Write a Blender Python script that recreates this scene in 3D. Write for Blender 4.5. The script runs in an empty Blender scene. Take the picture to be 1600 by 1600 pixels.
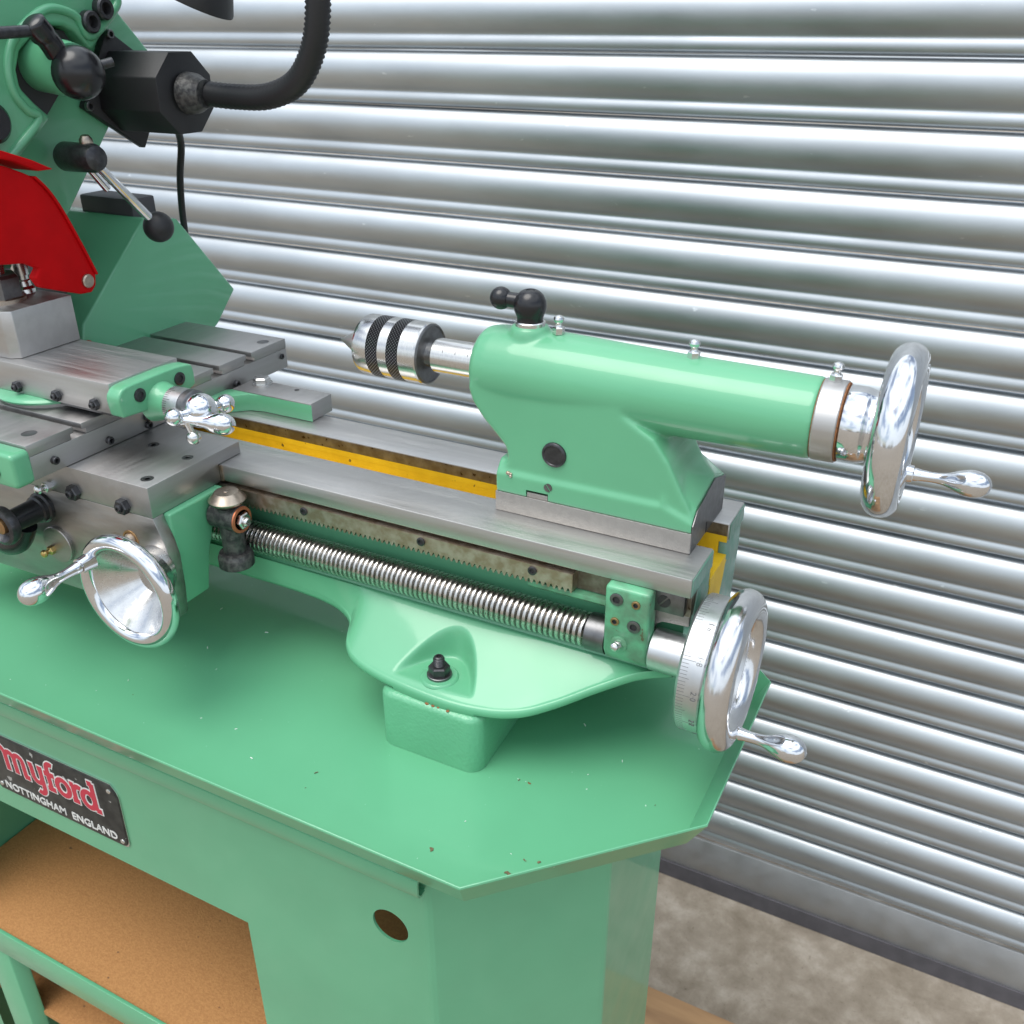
import bpy, bmesh, math, random
from mathutils import Vector, Matrix, Euler
random.seed(7)
S = 0.001            # everything below is written in millimetres
FLOOR = -1106.0      # floor height relative to the bed top (z = 0 in the mm frame)
def V(p): return Vector((p[0]*S, p[1]*S, (p[2]-FLOOR)*S))
scn = bpy.context.scene
COL = scn.collection

# ------------------------------------------------------------------ camera
cam_d = bpy.data.cameras.new('camera'); cam = bpy.data.objects.new('camera', cam_d); COL.objects.link(cam)
a, b, c = (math.radians(t) for t in (27.28, 27.39, 0.14))
Fw = Vector((-math.sin(a)*math.cos(b), math.cos(a)*math.cos(b), -math.sin(b)))
r0 = Vector((math.cos(a), math.sin(a), 0)); d0 = Fw.cross(r0)
rr = math.cos(c)*r0 + math.sin(c)*d0; dd = -math.sin(c)*r0 + math.cos(c)*d0
M = Matrix((rr, -dd, -Fw)).transposed().to_4x4()
M.translation = V((127.2, -478.0, 296.2))
cam.matrix_world = M
cam_d.sensor_width = 36; cam_d.lens = 33.75; cam_d.clip_start = 0.01; cam_d.clip_end = 200
cam_d.dof.use_dof = True; cam_d.dof.focus_distance = 0.64; cam_d.dof.aperture_fstop = 20
scn.camera = cam

# ------------------------------------------------------------------ world, sun, exposure
SUN_EL, SUN_AZ = 68, -115      # azimuth measured from +X, counter-clockwise
w = bpy.data.worlds.new('World'); scn.world = w; w.use_nodes = True
nt = w.node_tree; bg = nt.nodes['Background']
sky = nt.nodes.new('ShaderNodeTexSky'); sky.sky_type = 'NISHITA'; sky.sun_disc = False
sky.sun_elevation = math.radians(SUN_EL); sky.sun_rotation = math.radians(90-SUN_AZ)
sky.air_density = 1.0; sky.dust_density = 2.0
tc = nt.nodes.new('ShaderNodeTexCoord')
mp = nt.nodes.new('ShaderNodeMapping'); mp.inputs['Scale'].default_value = (1.0, 1.0, 2.2)
nz = nt.nodes.new('ShaderNodeTexNoise'); nz.inputs['Scale'].default_value = 1.6; nz.inputs['Detail'].default_value = 6
rp = nt.nodes.new('ShaderNodeValToRGB')
rp.color_ramp.elements[0].position = 0.40; rp.color_ramp.elements[0].color = (0.12, 0.12, 0.12, 1)
rp.color_ramp.elements[1].position = 0.54; rp.color_ramp.elements[1].color = (1, 1, 1, 1)
mix = nt.nodes.new('ShaderNodeMixRGB'); mix.inputs[2].default_value = (8.4, 9.2, 10.0, 1)
nt.links.new(tc.outputs['Generated'], mp.inputs[0]); nt.links.new(mp.outputs[0], nz.inputs['Vector'])
# overcast brightening towards the zenith
sz = nt.nodes.new('ShaderNodeSeparateXYZ'); nt.links.new(tc.outputs['Generated'], sz.inputs[0])
mz = nt.nodes.new('ShaderNodeMapRange'); mz.inputs['From Min'].default_value = 0; mz.inputs['From Max'].default_value = 1
mz.inputs['To Min'].default_value = 0.82; mz.inputs['To Max'].default_value = 1.42; nt.links.new(sz.outputs[2], mz.inputs['Value'])
vm = nt.nodes.new('ShaderNodeVectorMath'); vm.operation = 'SCALE'; vm.inputs[0].default_value = (8.4, 9.2, 10.0); nt.links.new(mz.outputs[0], vm.inputs['Scale'])
nt.links.new(vm.outputs[0], mix.inputs[2])
nt.links.new(nz.outputs['Fac'], rp.inputs[0]); nt.links.new(rp.outputs[0], mix.inputs[0])
nt.links.new(sky.outputs[0], mix.inputs[1]); nt.links.new(mix.outputs[0], bg.inputs[0])
bg.inputs[1].default_value = 0.085
sd = bpy.data.lights.new('sun', 'SUN'); sun = bpy.data.objects.new('sun', sd); COL.objects.link(sun)
sd.energy = 1.5; sd.angle = math.radians(42); sd.color = (1.0, 0.96, 0.90)
el, az = math.radians(SUN_EL), math.radians(SUN_AZ)
sdir = Vector((math.cos(el)*math.cos(az), math.cos(el)*math.sin(az), math.sin(el)))
sun.rotation_euler = sdir.to_track_quat('Z', 'Y').to_euler(); sun.location = (0, 0, 4)
scn.view_settings.view_transform = 'Standard'; scn.view_settings.look = 'None'
scn.view_settings.exposure = 0.72; scn.view_settings.gamma = 1
scn.render.resolution_x = 1024; scn.render.resolution_y = 1024

# ------------------------------------------------------------------ materials
MT = {}
def mat(name, col, rough=0.5, metal=0.0, coat=0.0, spec=0.5, var=0.0, vscale=60, bump=0.0, bscale=200,
        stretch=(1, 1, 1), rvar=0.0, col2=None, spots=None, coat_rough=0.05, world=False):
    m = bpy.data.materials.new(name); m.use_nodes = True; t = m.node_tree; bs = t.nodes['Principled BSDF']
    bs.inputs['Base Color'].default_value = (*col, 1); bs.inputs['Roughness'].default_value = rough
    bs.inputs['Metallic'].default_value = metal; bs.inputs['Coat Weight'].default_value = coat
    bs.inputs['Coat Roughness'].default_value = coat_rough; bs.inputs['Specular IOR Level'].default_value = spec
    co = t.nodes.new('ShaderNodeTexCoord'); ma = t.nodes.new('ShaderNodeMapping'); ma.inputs['Scale'].default_value = stretch
    if world:
        ge = t.nodes.new('ShaderNodeNewGeometry'); t.links.new(ge.outputs['Position'], ma.inputs[0])
    else: t.links.new(co.outputs['Object'], ma.inputs[0])
    def noise(scale, detail=5):
        n = t.nodes.new('ShaderNodeTexNoise'); n.inputs['Scale'].default_value = scale; n.inputs['Detail'].default_value = detail
        t.links.new(ma.outputs[0], n.inputs['Vector']); return n
    cur = None
    if var > 0 or col2:
        n = noise(vscale); mx = t.nodes.new('ShaderNodeMixRGB')
        c2 = col2 if col2 else tuple(x*(1-var) for x in col)
        rm = t.nodes.new('ShaderNodeValToRGB'); rm.color_ramp.elements[0].position = .38; rm.color_ramp.elements[1].position = .62
        t.links.new(n.outputs['Fac'], rm.inputs[0]); t.links.new(rm.outputs[0], mx.inputs[0])
        mx.inputs[1].default_value = (*col, 1); mx.inputs[2].default_value = (*c2, 1); cur = mx.outputs[0]
    if spots:
        scol, sscale, thr = spots
        n2 = noise(sscale, 4); r2 = t.nodes.new('ShaderNodeValToRGB'); r2.color_ramp.elements[0].position = thr; r2.color_ramp.elements[1].position = min(1, thr+.03)
        mx2 = t.nodes.new('ShaderNodeMixRGB'); t.links.new(n2.outputs['Fac'], r2.inputs[0]); t.links.new(r2.outputs[0], mx2.inputs[0])
        if cur: t.links.new(cur, mx2.inputs[1])
        else: mx2.inputs[1].default_value = (*col, 1)
        mx2.inputs[2].default_value = (*scol, 1); cur = mx2.outputs[0]
    if cur: t.links.new(cur, bs.inputs['Base Color'])
    if rvar > 0:
        n3 = noise(vscale*2.3, 6); mr = t.nodes.new('ShaderNodeMapRange'); mr.inputs['From Min'].default_value = .3; mr.inputs['From Max'].default_value = .7
        mr.inputs['To Min'].default_value = max(0.01, rough-rvar); mr.inputs['To Max'].default_value = rough+rvar
        t.links.new(n3.outputs['Fac'], mr.inputs['Value']); t.links.new(mr.outputs[0], bs.inputs['Roughness'])
    if coat > 0:      # smeary, hand-wiped gloss
        n5 = noise(26, 7); m5 = t.nodes.new('ShaderNodeMapRange'); m5.inputs['From Min'].default_value = .35; m5.inputs['From Max'].default_value = .68
        m5.inputs['To Min'].default_value = coat_rough*.55; m5.inputs['To Max'].default_value = coat_rough*1.9
        t.links.new(n5.outputs['Fac'], m5.inputs['Value']); t.links.new(m5.outputs[0], bs.inputs['Coat Roughness'])
    if bump > 0:
        n4 = noise(bscale, 4); bp = t.nodes.new('ShaderNodeBump'); bp.inputs['Strength'].default_value = bump; bp.inputs['Distance'].default_value = .001
        t.links.new(n4.outputs['Fac'], bp.inputs['Height']); t.links.new(bp.outputs[0], bs.inputs['Normal'])
        if coat > 0: t.links.new(bp.outputs[0], bs.inputs['Coat Normal'])
    MT[name] = m; return m
GRN = (0.122, 0.405, 0.222)
mat('green_paint', GRN, .36, coat=.55, spec=.4, var=.06, vscale=14, rvar=.05, coat_rough=.055)
mat('green_cast', GRN, .34, coat=.4, var=.08, vscale=30, bump=.5, bscale=420, coat_rough=.12)
mat('green_tray', GRN, .34, coat=.5, spec=.4, var=.05, vscale=9, rvar=.05, coat_rough=.07, spots=((.6, .75, .66), 260, .735))
mat('green_worn', (0.09, 0.25, 0.18), .45, coat=.2, col2=(0.16, 0.27, 0.22), vscale=120, bump=.3, bscale=300)
mat('green_dirty', GRN, .38, coat=.3, col2=(0.10, 0.24, 0.14), vscale=90, spots=((.10, .10, .05), 180, .69), bump=.15, bscale=300)
mat('steel', (0.54, 0.53, 0.52), .44, metal=1, var=.08, vscale=120, rvar=.08, bump=.03, bscale=900, stretch=(.06, 1, 1))
mat('steel_cross', (0.44, 0.43, 0.425), .46, metal=1, var=.07, vscale=110, rvar=.05, bump=.03, bscale=900, stretch=(1, .08, 1))
mat('steel_apron', (0.42, 0.40, 0.38), .42, metal=1, var=.2, vscale=70, rvar=.10, bump=.10, bscale=600, stretch=(.25, 1, 1), spots=((.24, .19, .15), 60, .66))
mat('steel_rusty', (0.30, 0.27, 0.235), .5, metal=1, col2=(0.20, 0.165, 0.13), vscale=110, bump=.3, bscale=500, spots=((.07, .045, .03), 220, .66))
mat('steel_rack', (0.56, 0.485, 0.41), .46, metal=1, col2=(0.40, 0.31, 0.225), vscale=140, bump=.2, bscale=600)
mat('steel_bright', (0.66, 0.65, 0.63), .20, metal=1, var=.08, vscale=300, rvar=.05, stretch=(6, 1, 1))
mat('polished_alloy', (0.72, 0.72, 0.73), .16, metal=1, var=.06, vscale=90, rvar=.05)
mat('steel_thread', (0.60, 0.58, 0.55), .27, metal=1, var=.15, vscale=90, rvar=.06)
mat('steel_dark', (0.20, 0.20, 0.205), .4, metal=1, var=.2, vscale=200, bump=.1)
mat('cast_iron', (0.42, 0.405, 0.385), .52, metal=1, var=.07, vscale=200, bump=.3, bscale=900)
mat('chrome', (0.76, 0.77, 0.79), .09, metal=1, rvar=.04, vscale=110, var=.06)
mat('chrome_satin', (0.72, 0.72, 0.72), .24, metal=1, var=.1, vscale=120, rvar=.06)
mat('zinc', (0.70, 0.70, 0.69), .24, metal=1)
mat('satin_alloy', (0.60, 0.61, 0.62), .38, metal=1, var=.06, vscale=120, rvar=.05)
mat('brass', (0.62, 0.45, 0.17), .3, metal=1)
mat('bronze', (0.42, 0.26, 0.13), .38, metal=1)
mat('copper', (0.50, 0.17, 0.08), .45, metal=.6)
mat('dial_brass', (0.50, 0.42, 0.34), .33, metal=1, var=.2, vscale=300)
mat('black_plastic', (0.012, 0.012, 0.014), .26)
mat('black_matt', (0.016, 0.016, 0.018), .5, bump=.1, bscale=600)
mat('black_oxide', (0.075, 0.075, 0.08), .34, metal=.7, var=.3, vscale=250, bump=.15, bscale=600)
mat('black_worn', (0.045, 0.045, 0.047), .48, metal=.5, col2=(.11, .11, .105), vscale=260, bump=.4, bscale=500)
mat('ink_shade', (0.03, 0.03, 0.032), .5)  # marks and joints; also painted shade in screw sockets and cover cut-out
mat('engraved', (0.20, 0.205, 0.21), .5, metal=.6)
mat('yellow_paint', (0.80, 0.52, 0.018), .5, col2=(.70, .44, .012), vscale=60, spots=((.10, .065, .02), 130, .68), bump=.3, bscale=260)
mat('red_paint', (0.46, 0.001, 0.003), .55, spec=.12, var=.1, vscale=60)
mat('red_enamel', (0.52, 0.012, 0.045), .35, coat=.2)
mat('plate_black', (0.03, 0.03, 0.028), .45, metal=.3, col2=(.055, .055, .05), vscale=90, spots=((.42, .42, .40), 110, .665))
mat('plate_white', (0.75, 0.75, 0.72), .45, var=.15, vscale=200)
mat('galvanised', (0.55, 0.585, 0.615), .50, metal=1, var=.12, vscale=16, rvar=.05, stretch=(.35, 1, 1), spots=((.70, .73, .75), 90, .72), bump=.08, bscale=14, world=True)
mat('galvanised_dull', (0.46, 0.47, 0.48), .58, metal=1, col2=(.40, .41, .42), vscale=14, rvar=.08, bump=.08, bscale=90)
mat('rubber', (0.085, 0.08, 0.09), .6, var=.2, vscale=40)
mat('hardboard', (0.50, 0.245, 0.085), .75, col2=(.43, .20, .068), vscale=330, bump=.5, bscale=500, spots=((.20, .10, .045), 90, .70))
mat('wood', (0.36, 0.21, 0.10), .7, col2=(.23, .125, .06), vscale=30, stretch=(.15, 1, 1), bump=.4, bscale=120)
mat('pink_pipe', (0.50, 0.33, 0.26), .4)
mat('grime', (0.16, 0.12, 0.06), .8, var=.4, vscale=300)
mat('rust_fleck', (0.30, 0.12, 0.04), .8, var=.4, vscale=400)
mat('lint', (0.75, 0.80, 0.76), .8)
def concrete():
    m = bpy.data.materials.new('concrete'); m.use_nodes = True; t = m.node_tree; bs = t.nodes['Principled BSDF']
    bs.inputs['Roughness'].default_value = .85
    co = t.nodes.new('ShaderNodeTexCoord')
    def nz(s, d, dist=0):
        n = t.nodes.new('ShaderNodeTexNoise'); n.inputs['Scale'].default_value = s; n.inputs['Detail'].default_value = d; n.inputs['Distortion'].default_value = dist; n.inputs['Roughness'].default_value = .72
        t.links.new(co.outputs['Object'], n.inputs['Vector']); return n
    def ramp(n, stops):
        r = t.nodes.new('ShaderNodeValToRGB')
        while len(r.color_ramp.elements) < len(stops): r.color_ramp.elements.new(.5)
        for e, (p, cc) in zip(r.color_ramp.elements, stops): e.position = p; e.color = (*cc, 1)
        t.links.new(n.outputs['Fac'], r.inputs[0]); return r
    r1 = ramp(nz(16, 14, .2), [(.30, (.19, .156, .120)), (.50, (.275, .234, .187)), (.70, (.40, .355, .30))])
    r2 = ramp(nz(120, 5), [(.60, (1, 1, 1)), (.72, (.55, .52, .48))])
    r3 = ramp(nz(4, 3), [(.35, (.78, .76, .72)), (.65, (1, 1, 1))])
    m1 = t.nodes.new('ShaderNodeMixRGB'); m1.blend_type = 'MULTIPLY'; m1.inputs[0].default_value = 1
    m2 = t.nodes.new('ShaderNodeMixRGB'); m2.blend_type = 'MULTIPLY'; m2.inputs[0].default_value = 1
    t.links.new(r1.outputs[0], m1.inputs[1]); t.links.new(r2.outputs[0], m1.inputs[2])
    t.links.new(m1.outputs[0], m2.inputs[1]); t.links.new(r3.outputs[0], m2.inputs[2]); t.links.new(m2.outputs[0], bs.inputs['Base Color'])
    bp = t.nodes.new('ShaderNodeBump'); bp.inputs['Strength'].default_value = .5; bp.inputs['Distance'].default_value = .003
    t.links.new(nz(55, 8).outputs['Fac'], bp.inputs['Height']); t.links.new(bp.outputs[0], bs.inputs['Normal'])
    MT['concrete'] = m
concrete()
def knurl():
    m = mat('knurled', (0.13, 0.13, 0.14), .34, metal=1); t = m.node_tree; bs = t.nodes['Principled BSDF']
    uv = t.nodes.new('ShaderNodeUVMap'); sep = t.nodes.new('ShaderNodeSeparateXYZ'); t.links.new(uv.outputs[0], sep.inputs[0])
    def wave(sign):
        ad = t.nodes.new('ShaderNodeMath'); ad.operation = 'ADD' if sign > 0 else 'SUBTRACT'
        t.links.new(sep.outputs[0], ad.inputs[0]); t.links.new(sep.outputs[1], ad.inputs[1])
        mu = t.nodes.new('ShaderNodeMath'); mu.operation = 'MULTIPLY'; mu.inputs[1].default_value = 2*math.pi/2.3
        sn = t.nodes.new('ShaderNodeMath'); sn.operation = 'SINE'; t.links.new(ad.outputs[0], mu.inputs[0]); t.links.new(mu.outputs[0], sn.inputs[0]); return sn
    mn = t.nodes.new('ShaderNodeMath'); mn.operation = 'MINIMUM'
    t.links.new(wave(1).outputs[0], mn.inputs[0]); t.links.new(wave(-1).outputs[0], mn.inputs[1])
    cr = t.nodes.new('ShaderNodeValToRGB'); cr.color_ramp.elements[0].position = .15; cr.color_ramp.elements[0].color = (.012, .012, .014, 1); cr.color_ramp.elements[1].position = .6; cr.color_ramp.elements[1].color = (.32, .32, .33, 1)  # pits dark, peaks light: shading of the knurl put into the colour
    mr = t.nodes.new('ShaderNodeMapRange'); mr.inputs['From Min'].default_value = -1; t.links.new(mn.outputs[0], mr.inputs['Value']); t.links.new(mr.outputs[0], cr.inputs[0]); t.links.new(cr.outputs[0], bs.inputs['Base Color'])
    bp = t.nodes.new('ShaderNodeBump'); bp.inputs['Strength'].default_value = 1; bp.inputs['Distance'].default_value = .0008
    t.links.new(mn.outputs[0], bp.inputs['Height']); t.links.new(bp.outputs[0], bs.inputs['Normal'])
knurl()

# ------------------------------------------------------------------ builders
OFF = {}
def thing(name, label, cat, base=(0, 0, 0), group=None):
    o = bpy.data.objects.new(name, None); COL.objects.link(o); o.location = V(base); o.empty_display_size = .02
    o['label'] = label; o['category'] = cat
    if group: o['group'] = group
    OFF[o.name] = V(base); return o
def finish(me, smooth=True, ang=35):
    if smooth:
        for p in me.polygons: p.use_smooth = True
        me.set_sharp_from_angle(angle=math.radians(ang))
def bake(o):
    dg = bpy.context.evaluated_depsgraph_get(); ev = o.evaluated_get(dg)
    me = bpy.data.meshes.new_from_object(ev); old = o.data; o.modifiers.clear(); o.data = me; bpy.data.meshes.remove(old)
def obj(name, bm, m, parent=None, bevel=0, seg=2, ang=35, smooth=True, label=None, kind=None, bang=40):
    off = OFF[parent.name] if parent else Vector((0, 0, 0))
    bmesh.ops.recalc_face_normals(bm, faces=bm.faces)
    if bevel > 0:
        es = [e for e in bm.edges if len(e.link_faces) == 2 and e.calc_face_angle(0) > math.radians(bang)]
        bmesh.ops.bevel(bm, geom=es, offset=bevel, segments=seg, profile=.5, affect='EDGES', clamp_overlap=True)
    for v in bm.verts: v.co = V(v.co) - off
    me = bpy.data.meshes.new(name); bm.to_mesh(me); bm.free(); finish(me, smooth, ang)
    o = bpy.data.objects.new(name, me); COL.objects.link(o); me.materials.append(MT[m])
    if parent: o.parent = parent
    OFF[o.name] = off
    if label: o['label'] = label
    if kind: o['kind'] = kind
    return o
def basis(axis):
    z = Vector(axis).normalized(); u = Vector((0, 0, 1)) if abs(z.z) < .9 else Vector((1, 0, 0))
    x = u.cross(z).normalized(); y = z.cross(x); return x, y, z
def box(bm, x0, x1, y0, y1, z0, z1):
    vs = [bm.verts.new((x, y, z)) for z in (z0, z1) for x, y in ((x0, y0), (x1, y0), (x1, y1), (x0, y1))]
    for f in ((0, 3, 2, 1), (4, 5, 6, 7), (0, 1, 5, 4), (1, 2, 6, 5), (2, 3, 7, 6), (3, 0, 4, 7)): bm.faces.new([vs[i] for i in f])
def prism(bm, poly, axis, t0, t1):
    """poly: 2D points; axis 'x': (y,z), 'y': (x,z), 'z': (x,y)"""
    def mk(p, t): return {'x': (t, p[0], p[1]), 'y': (p[0], t, p[1]), 'z': (p[0], p[1], t)}[axis]
    A = [bm.verts.new(mk(p, t0)) for p in poly]; B = [bm.verts.new(mk(p, t1)) for p in poly]
    n = len(poly); bm.faces.new(A); bm.faces.new(B[::-1])
    for i in range(n): bm.faces.new((A[i], A[(i+1) % n], B[(i+1) % n], B[i]))
def lathe(bm, org, axis, prof, seg=48, uv=False, caps=True):
    """prof: (distance along axis, radius)"""
    x, y, z = basis(axis); o = Vector(org); rings = []
    for t, r in prof:
        if r < 1e-6: rings.append([bm.verts.new(o+z*t)])
        else: rings.append([bm.verts.new(o+z*t+(x*math.cos(2*math.pi*k/seg)+y*math.sin(2*math.pi*k/seg))*r) for k in range(seg)])
    lay = bm.loops.layers.uv.new('UVMap') if uv else None
    for i in range(len(rings)-1):
        A, B = rings[i], rings[i+1]
        for k in range(seg):
            k2 = (k+1) % seg
            if len(A) == 1 and len(B) == 1: continue
            if len(A) == 1: f = bm.faces.new((A[0], B[k], B[k2]))
            elif len(B) == 1: f = bm.faces.new((A[k], B[0], A[k2]))
            else:
                f = bm.faces.new((A[k], B[k], B[k2], A[k2]))
                if lay:
                    cr = 2*math.pi*prof[i][1]/seg
                    for lp, q in zip(f.loops, ((k, 0), (k, 1), (k+1, 1), (k+1, 0))): lp[lay].uv = (q[0]*cr, prof[i+q[1]][0])
    for R, rv in ((rings[0], True), (rings[-1], False)):
        if caps and len(R) > 1:
            try: bm.faces.new(R[::-1] if rv else R)
            except ValueError: pass
def cyl(bm, p0, p1, r, seg=32, ch=0):
    p0 = Vector(p0); d = Vector(p1)-p0; L = d.length
    pr = [(0, r-ch), (ch, r), (L-ch, r), (L, r-ch)] if ch else [(0, r), (L, r)]
    lathe(bm, p0, d, pr, seg)
def sphere(bm, c0, r, seg=32, sq=1.0):
    n = 14; lathe(bm, c0, (0, 0, 1), [(-r*math.cos(math.pi*i/n)*sq, r*math.sin(math.pi*i/n) if 0 < i < n else 0) for i in range(n+1)], seg)
def tube(bm, pts, r, seg=16, rings=None):
    pts = [Vector(p) for p in pts]; rs = []; up = None
    for i, p in enumerate(pts):
        t = (pts[min(i+1, len(pts)-1)]-pts[max(i-1, 0)]).normalized()
        if up is None: x, y, _ = basis(t)
        else:
            x = (up - t*up.dot(t)).normalized(); y = t.cross(x)
        up = x; q = r[i] if isinstance(r, (list, tuple)) else r
        rs.append([bm.verts.new(p+(x*math.cos(2*math.pi*k/seg)+y*math.sin(2*math.pi*k/seg))*q) for k in range(seg)])
    for A, B in zip(rs, rs[1:]):
        for k in range(seg): bm.faces.new((A[k], A[(k+1) % seg], B[(k+1) % seg], B[k]))
    bm.faces.new(rs[0][::-1]); bm.faces.new(rs[-1])
def spline(pts, n=12):
    pts = [Vector(p) for p in pts]; out = []
    for i in range(len(pts)-1):
        p0, p1, p2, p3 = pts[max(i-1, 0)], pts[i], pts[i+1], pts[min(i+2, len(pts)-1)]
        for k in range(n):
            t = k/n; out.append(.5*((2*p1)+(p2-p0)*t+(2*p0-5*p1+4*p2-p3)*t*t+(3*p1-p0-3*p2+p3)*t**3))
    out.append(pts[-1]); return out
def interp(tab, x):
    if x <= tab[0][0]: return tab[0][1]
    for (x0, y0), (x1, y1) in zip(tab, tab[1:]):
        if x <= x1:
            t = (x-x0)/(x1-x0); return y0+(y1-y0)*t
    return tab[-1][1]
def sinterp(tab, x):      # smooth (Catmull-Rom / Hermite) interpolation through a table
    if x <= tab[0][0]: return tab[0][1]
    if x >= tab[-1][0]: return tab[-1][1]
    for i in range(len(tab)-1):
        x0, y0 = tab[i]; x1, y1 = tab[i+1]
        if x <= x1:
            h = x1-x0; t = (x-x0)/h
            m0 = (y1-tab[i-1][1])/(x1-tab[i-1][0]) if i > 0 else (y1-y0)/h
            m1 = (tab[i+2][1]-y0)/(tab[i+2][0]-x0) if i+2 < len(tab) else (y1-y0)/h
            return (2*t**3-3*t*t+1)*y0+(t**3-2*t*t+t)*h*m0+(-2*t**3+3*t*t)*y1+(t**3-t*t)*h*m1
def hexa(bm, org, axis, r, h, bore=0):
    x, y, z = basis(axis); o = Vector(org); A = []
    for t, q in ((0, r), (h*.86, r), (h, r*.86)):
        A.append([bm.verts.new(o+z*t+(x*math.cos(math.pi*k/3)+y*math.sin(math.pi*k/3))*q) for k in range(6)])
    bm.faces.new(A[0][::-1]); bm.faces.new(A[2])
    for P, Q in zip(A, A[1:]):
        for k in range(6): bm.faces.new((P[k], P[(k+1) % 6], Q[(k+1) % 6], Q[k]))
def N(): return bmesh.new()
# ready-made small fasteners ------------------------------------------------
def socket_screw(parent, org, axis, r, h, m='black_oxide', name='socket_screw'):
    h = max(h, 1.2); bm = N(); lathe(bm, org, axis, [(-.5, r), (h*.8, r), (h, r*.86), (h, r*.56), (.08, r*.54), (.08, 0)], 24)
    x, y, z = basis(axis); o0 = Vector(org); dark = [i for i, f in enumerate(bm.faces) if ((f.calc_center_median()-o0)-z*(f.calc_center_median()-o0).dot(z)).length < r*.555 and (f.calc_center_median()-o0).dot(z) > 0]
    o = obj(name, bm, m, parent, ang=30); o.data.materials.append(MT['ink_shade'])  # near-black on the socket faces paints in the shade of a deeper hole
    for i in dark: o.data.polygons[i].material_index = 1
    return o
def slot_screw(parent, org, axis, r, h, m='steel_dark', name='slotted_screw', rot=.6):
    x, y, z = basis(axis); o = Vector(org); sx = x*math.cos(rot)+y*math.sin(rot); sy = z.cross(sx)
    bm = N()
    for sgn in (-1, 1):
        ps = []
        for k in range(13):
            an = math.pi*k/12*.93+math.pi*.035; ps.append(sx*math.cos(an)*r+sy*sgn*(math.sin(an)*r))
        ps = [p if abs(p.dot(sy)) > r*.13 else sx*p.dot(sx)+sy*sgn*r*.13 for p in ps]
        A = [bm.verts.new(o+p-z*.5) for p in ps]; B = [bm.verts.new(o+p+z*h) for p in ps]
        n = len(ps); bm.faces.new(A); bm.faces.new(B[::-1])
        for i in range(n): bm.faces.new((A[i], A[(i+1) % n], B[(i+1) % n], B[i]))
    lathe(bm, o-z*.5, z, [(0, r*.98), (h*.6, r*.98)], 24)
    return obj(name, bm, m, parent, ang=30)
def stud_nut(parent, org, axis, r, h, stud_r, stud_h, m='black_oxide', name='lock_nut'):
    bm = N(); hexa(bm, org, axis, r, h); n = obj(name, bm, m, parent, ang=20)
    z = Vector(axis).normalized(); bm = N()
    lathe(bm, Vector(org)+z*(h*.8), z, [(0, stud_r), (stud_h-.6, stud_r), (stud_h, stud_r*.7), (stud_h, stud_r*.4), (stud_h-1, stud_r*.35), (stud_h-1, 0)], 20)
    obj('stud', bm, m, n, ang=30); return n
def nipple(parent, org, axis, s=1.0, m='zinc', name='oil_nipple', hexr=3.4):
    bm = N(); hexa(bm, org, axis, hexr*s, 4*s)
    lathe(bm, Vector(org)+Vector(axis).normalized()*(3.8*s), axis, [(0, 2.3*s), (1.2*s, 1.7*s), (2.2*s, 1.75*s), (3.2*s, 2.7*s), (4.4*s, 3.0*s), (5.6*s, 2.5*s), (6.4*s, 1.2*s), (6.5*s, 0)], 20)
    return obj(name, bm, m, parent, ang=30)
def machine_handle(bm, org, axis, L, r):
    pr = [(0, r*.50), (L*.04, r*.50), (L*.10, r*.44), (L*.28, r*.40), (L*.42, r*.50), (L*.56, r*.80), (L*.70, r*1.0), (L*.82, r*.97), (L*.91, r*.78), (L*.97, r*.45), (L, 0)]
    tab = [p for p in pr]; prof = []
    for i in range(41):
        t = L*i/40; prof.append((t, max(0, sinterp(tab, t)) if i < 40 else 0))
    lathe(bm, org, axis, prof, 32)
FONT = None
def text_bm(s, size, depth, org, right, up, offset=0.0, align='CENTER', xs=1.0, shear=0.0):
    cu = bpy.data.curves.new('t', 'FONT'); cu.body = s; cu.size = size; cu.extrude = depth/2; cu.offset = offset
    cu.align_x = align; cu.shear = shear; cu.resolution_u = 5
    o = bpy.data.objects.new('t', cu); COL.objects.link(o); bpy.context.view_layer.update()
    me = bpy.data.meshes.new_from_object(o.evaluated_get(bpy.context.evaluated_depsgraph_get()))
    bm = N(); bm.from_mesh(me); bpy.data.objects.remove(o); bpy.data.curves.remove(cu); bpy.data.meshes.remove(me)
    R, U_ = Vector(right).normalized(), Vector(up).normalized(); Nn = R.cross(U_); O = Vector(org)
    for v in bm.verts: p = v.co.copy(); v.co = O+R*p.x*xs+U_*p.y+Nn*(p.z+depth/2)
    return bm
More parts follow.
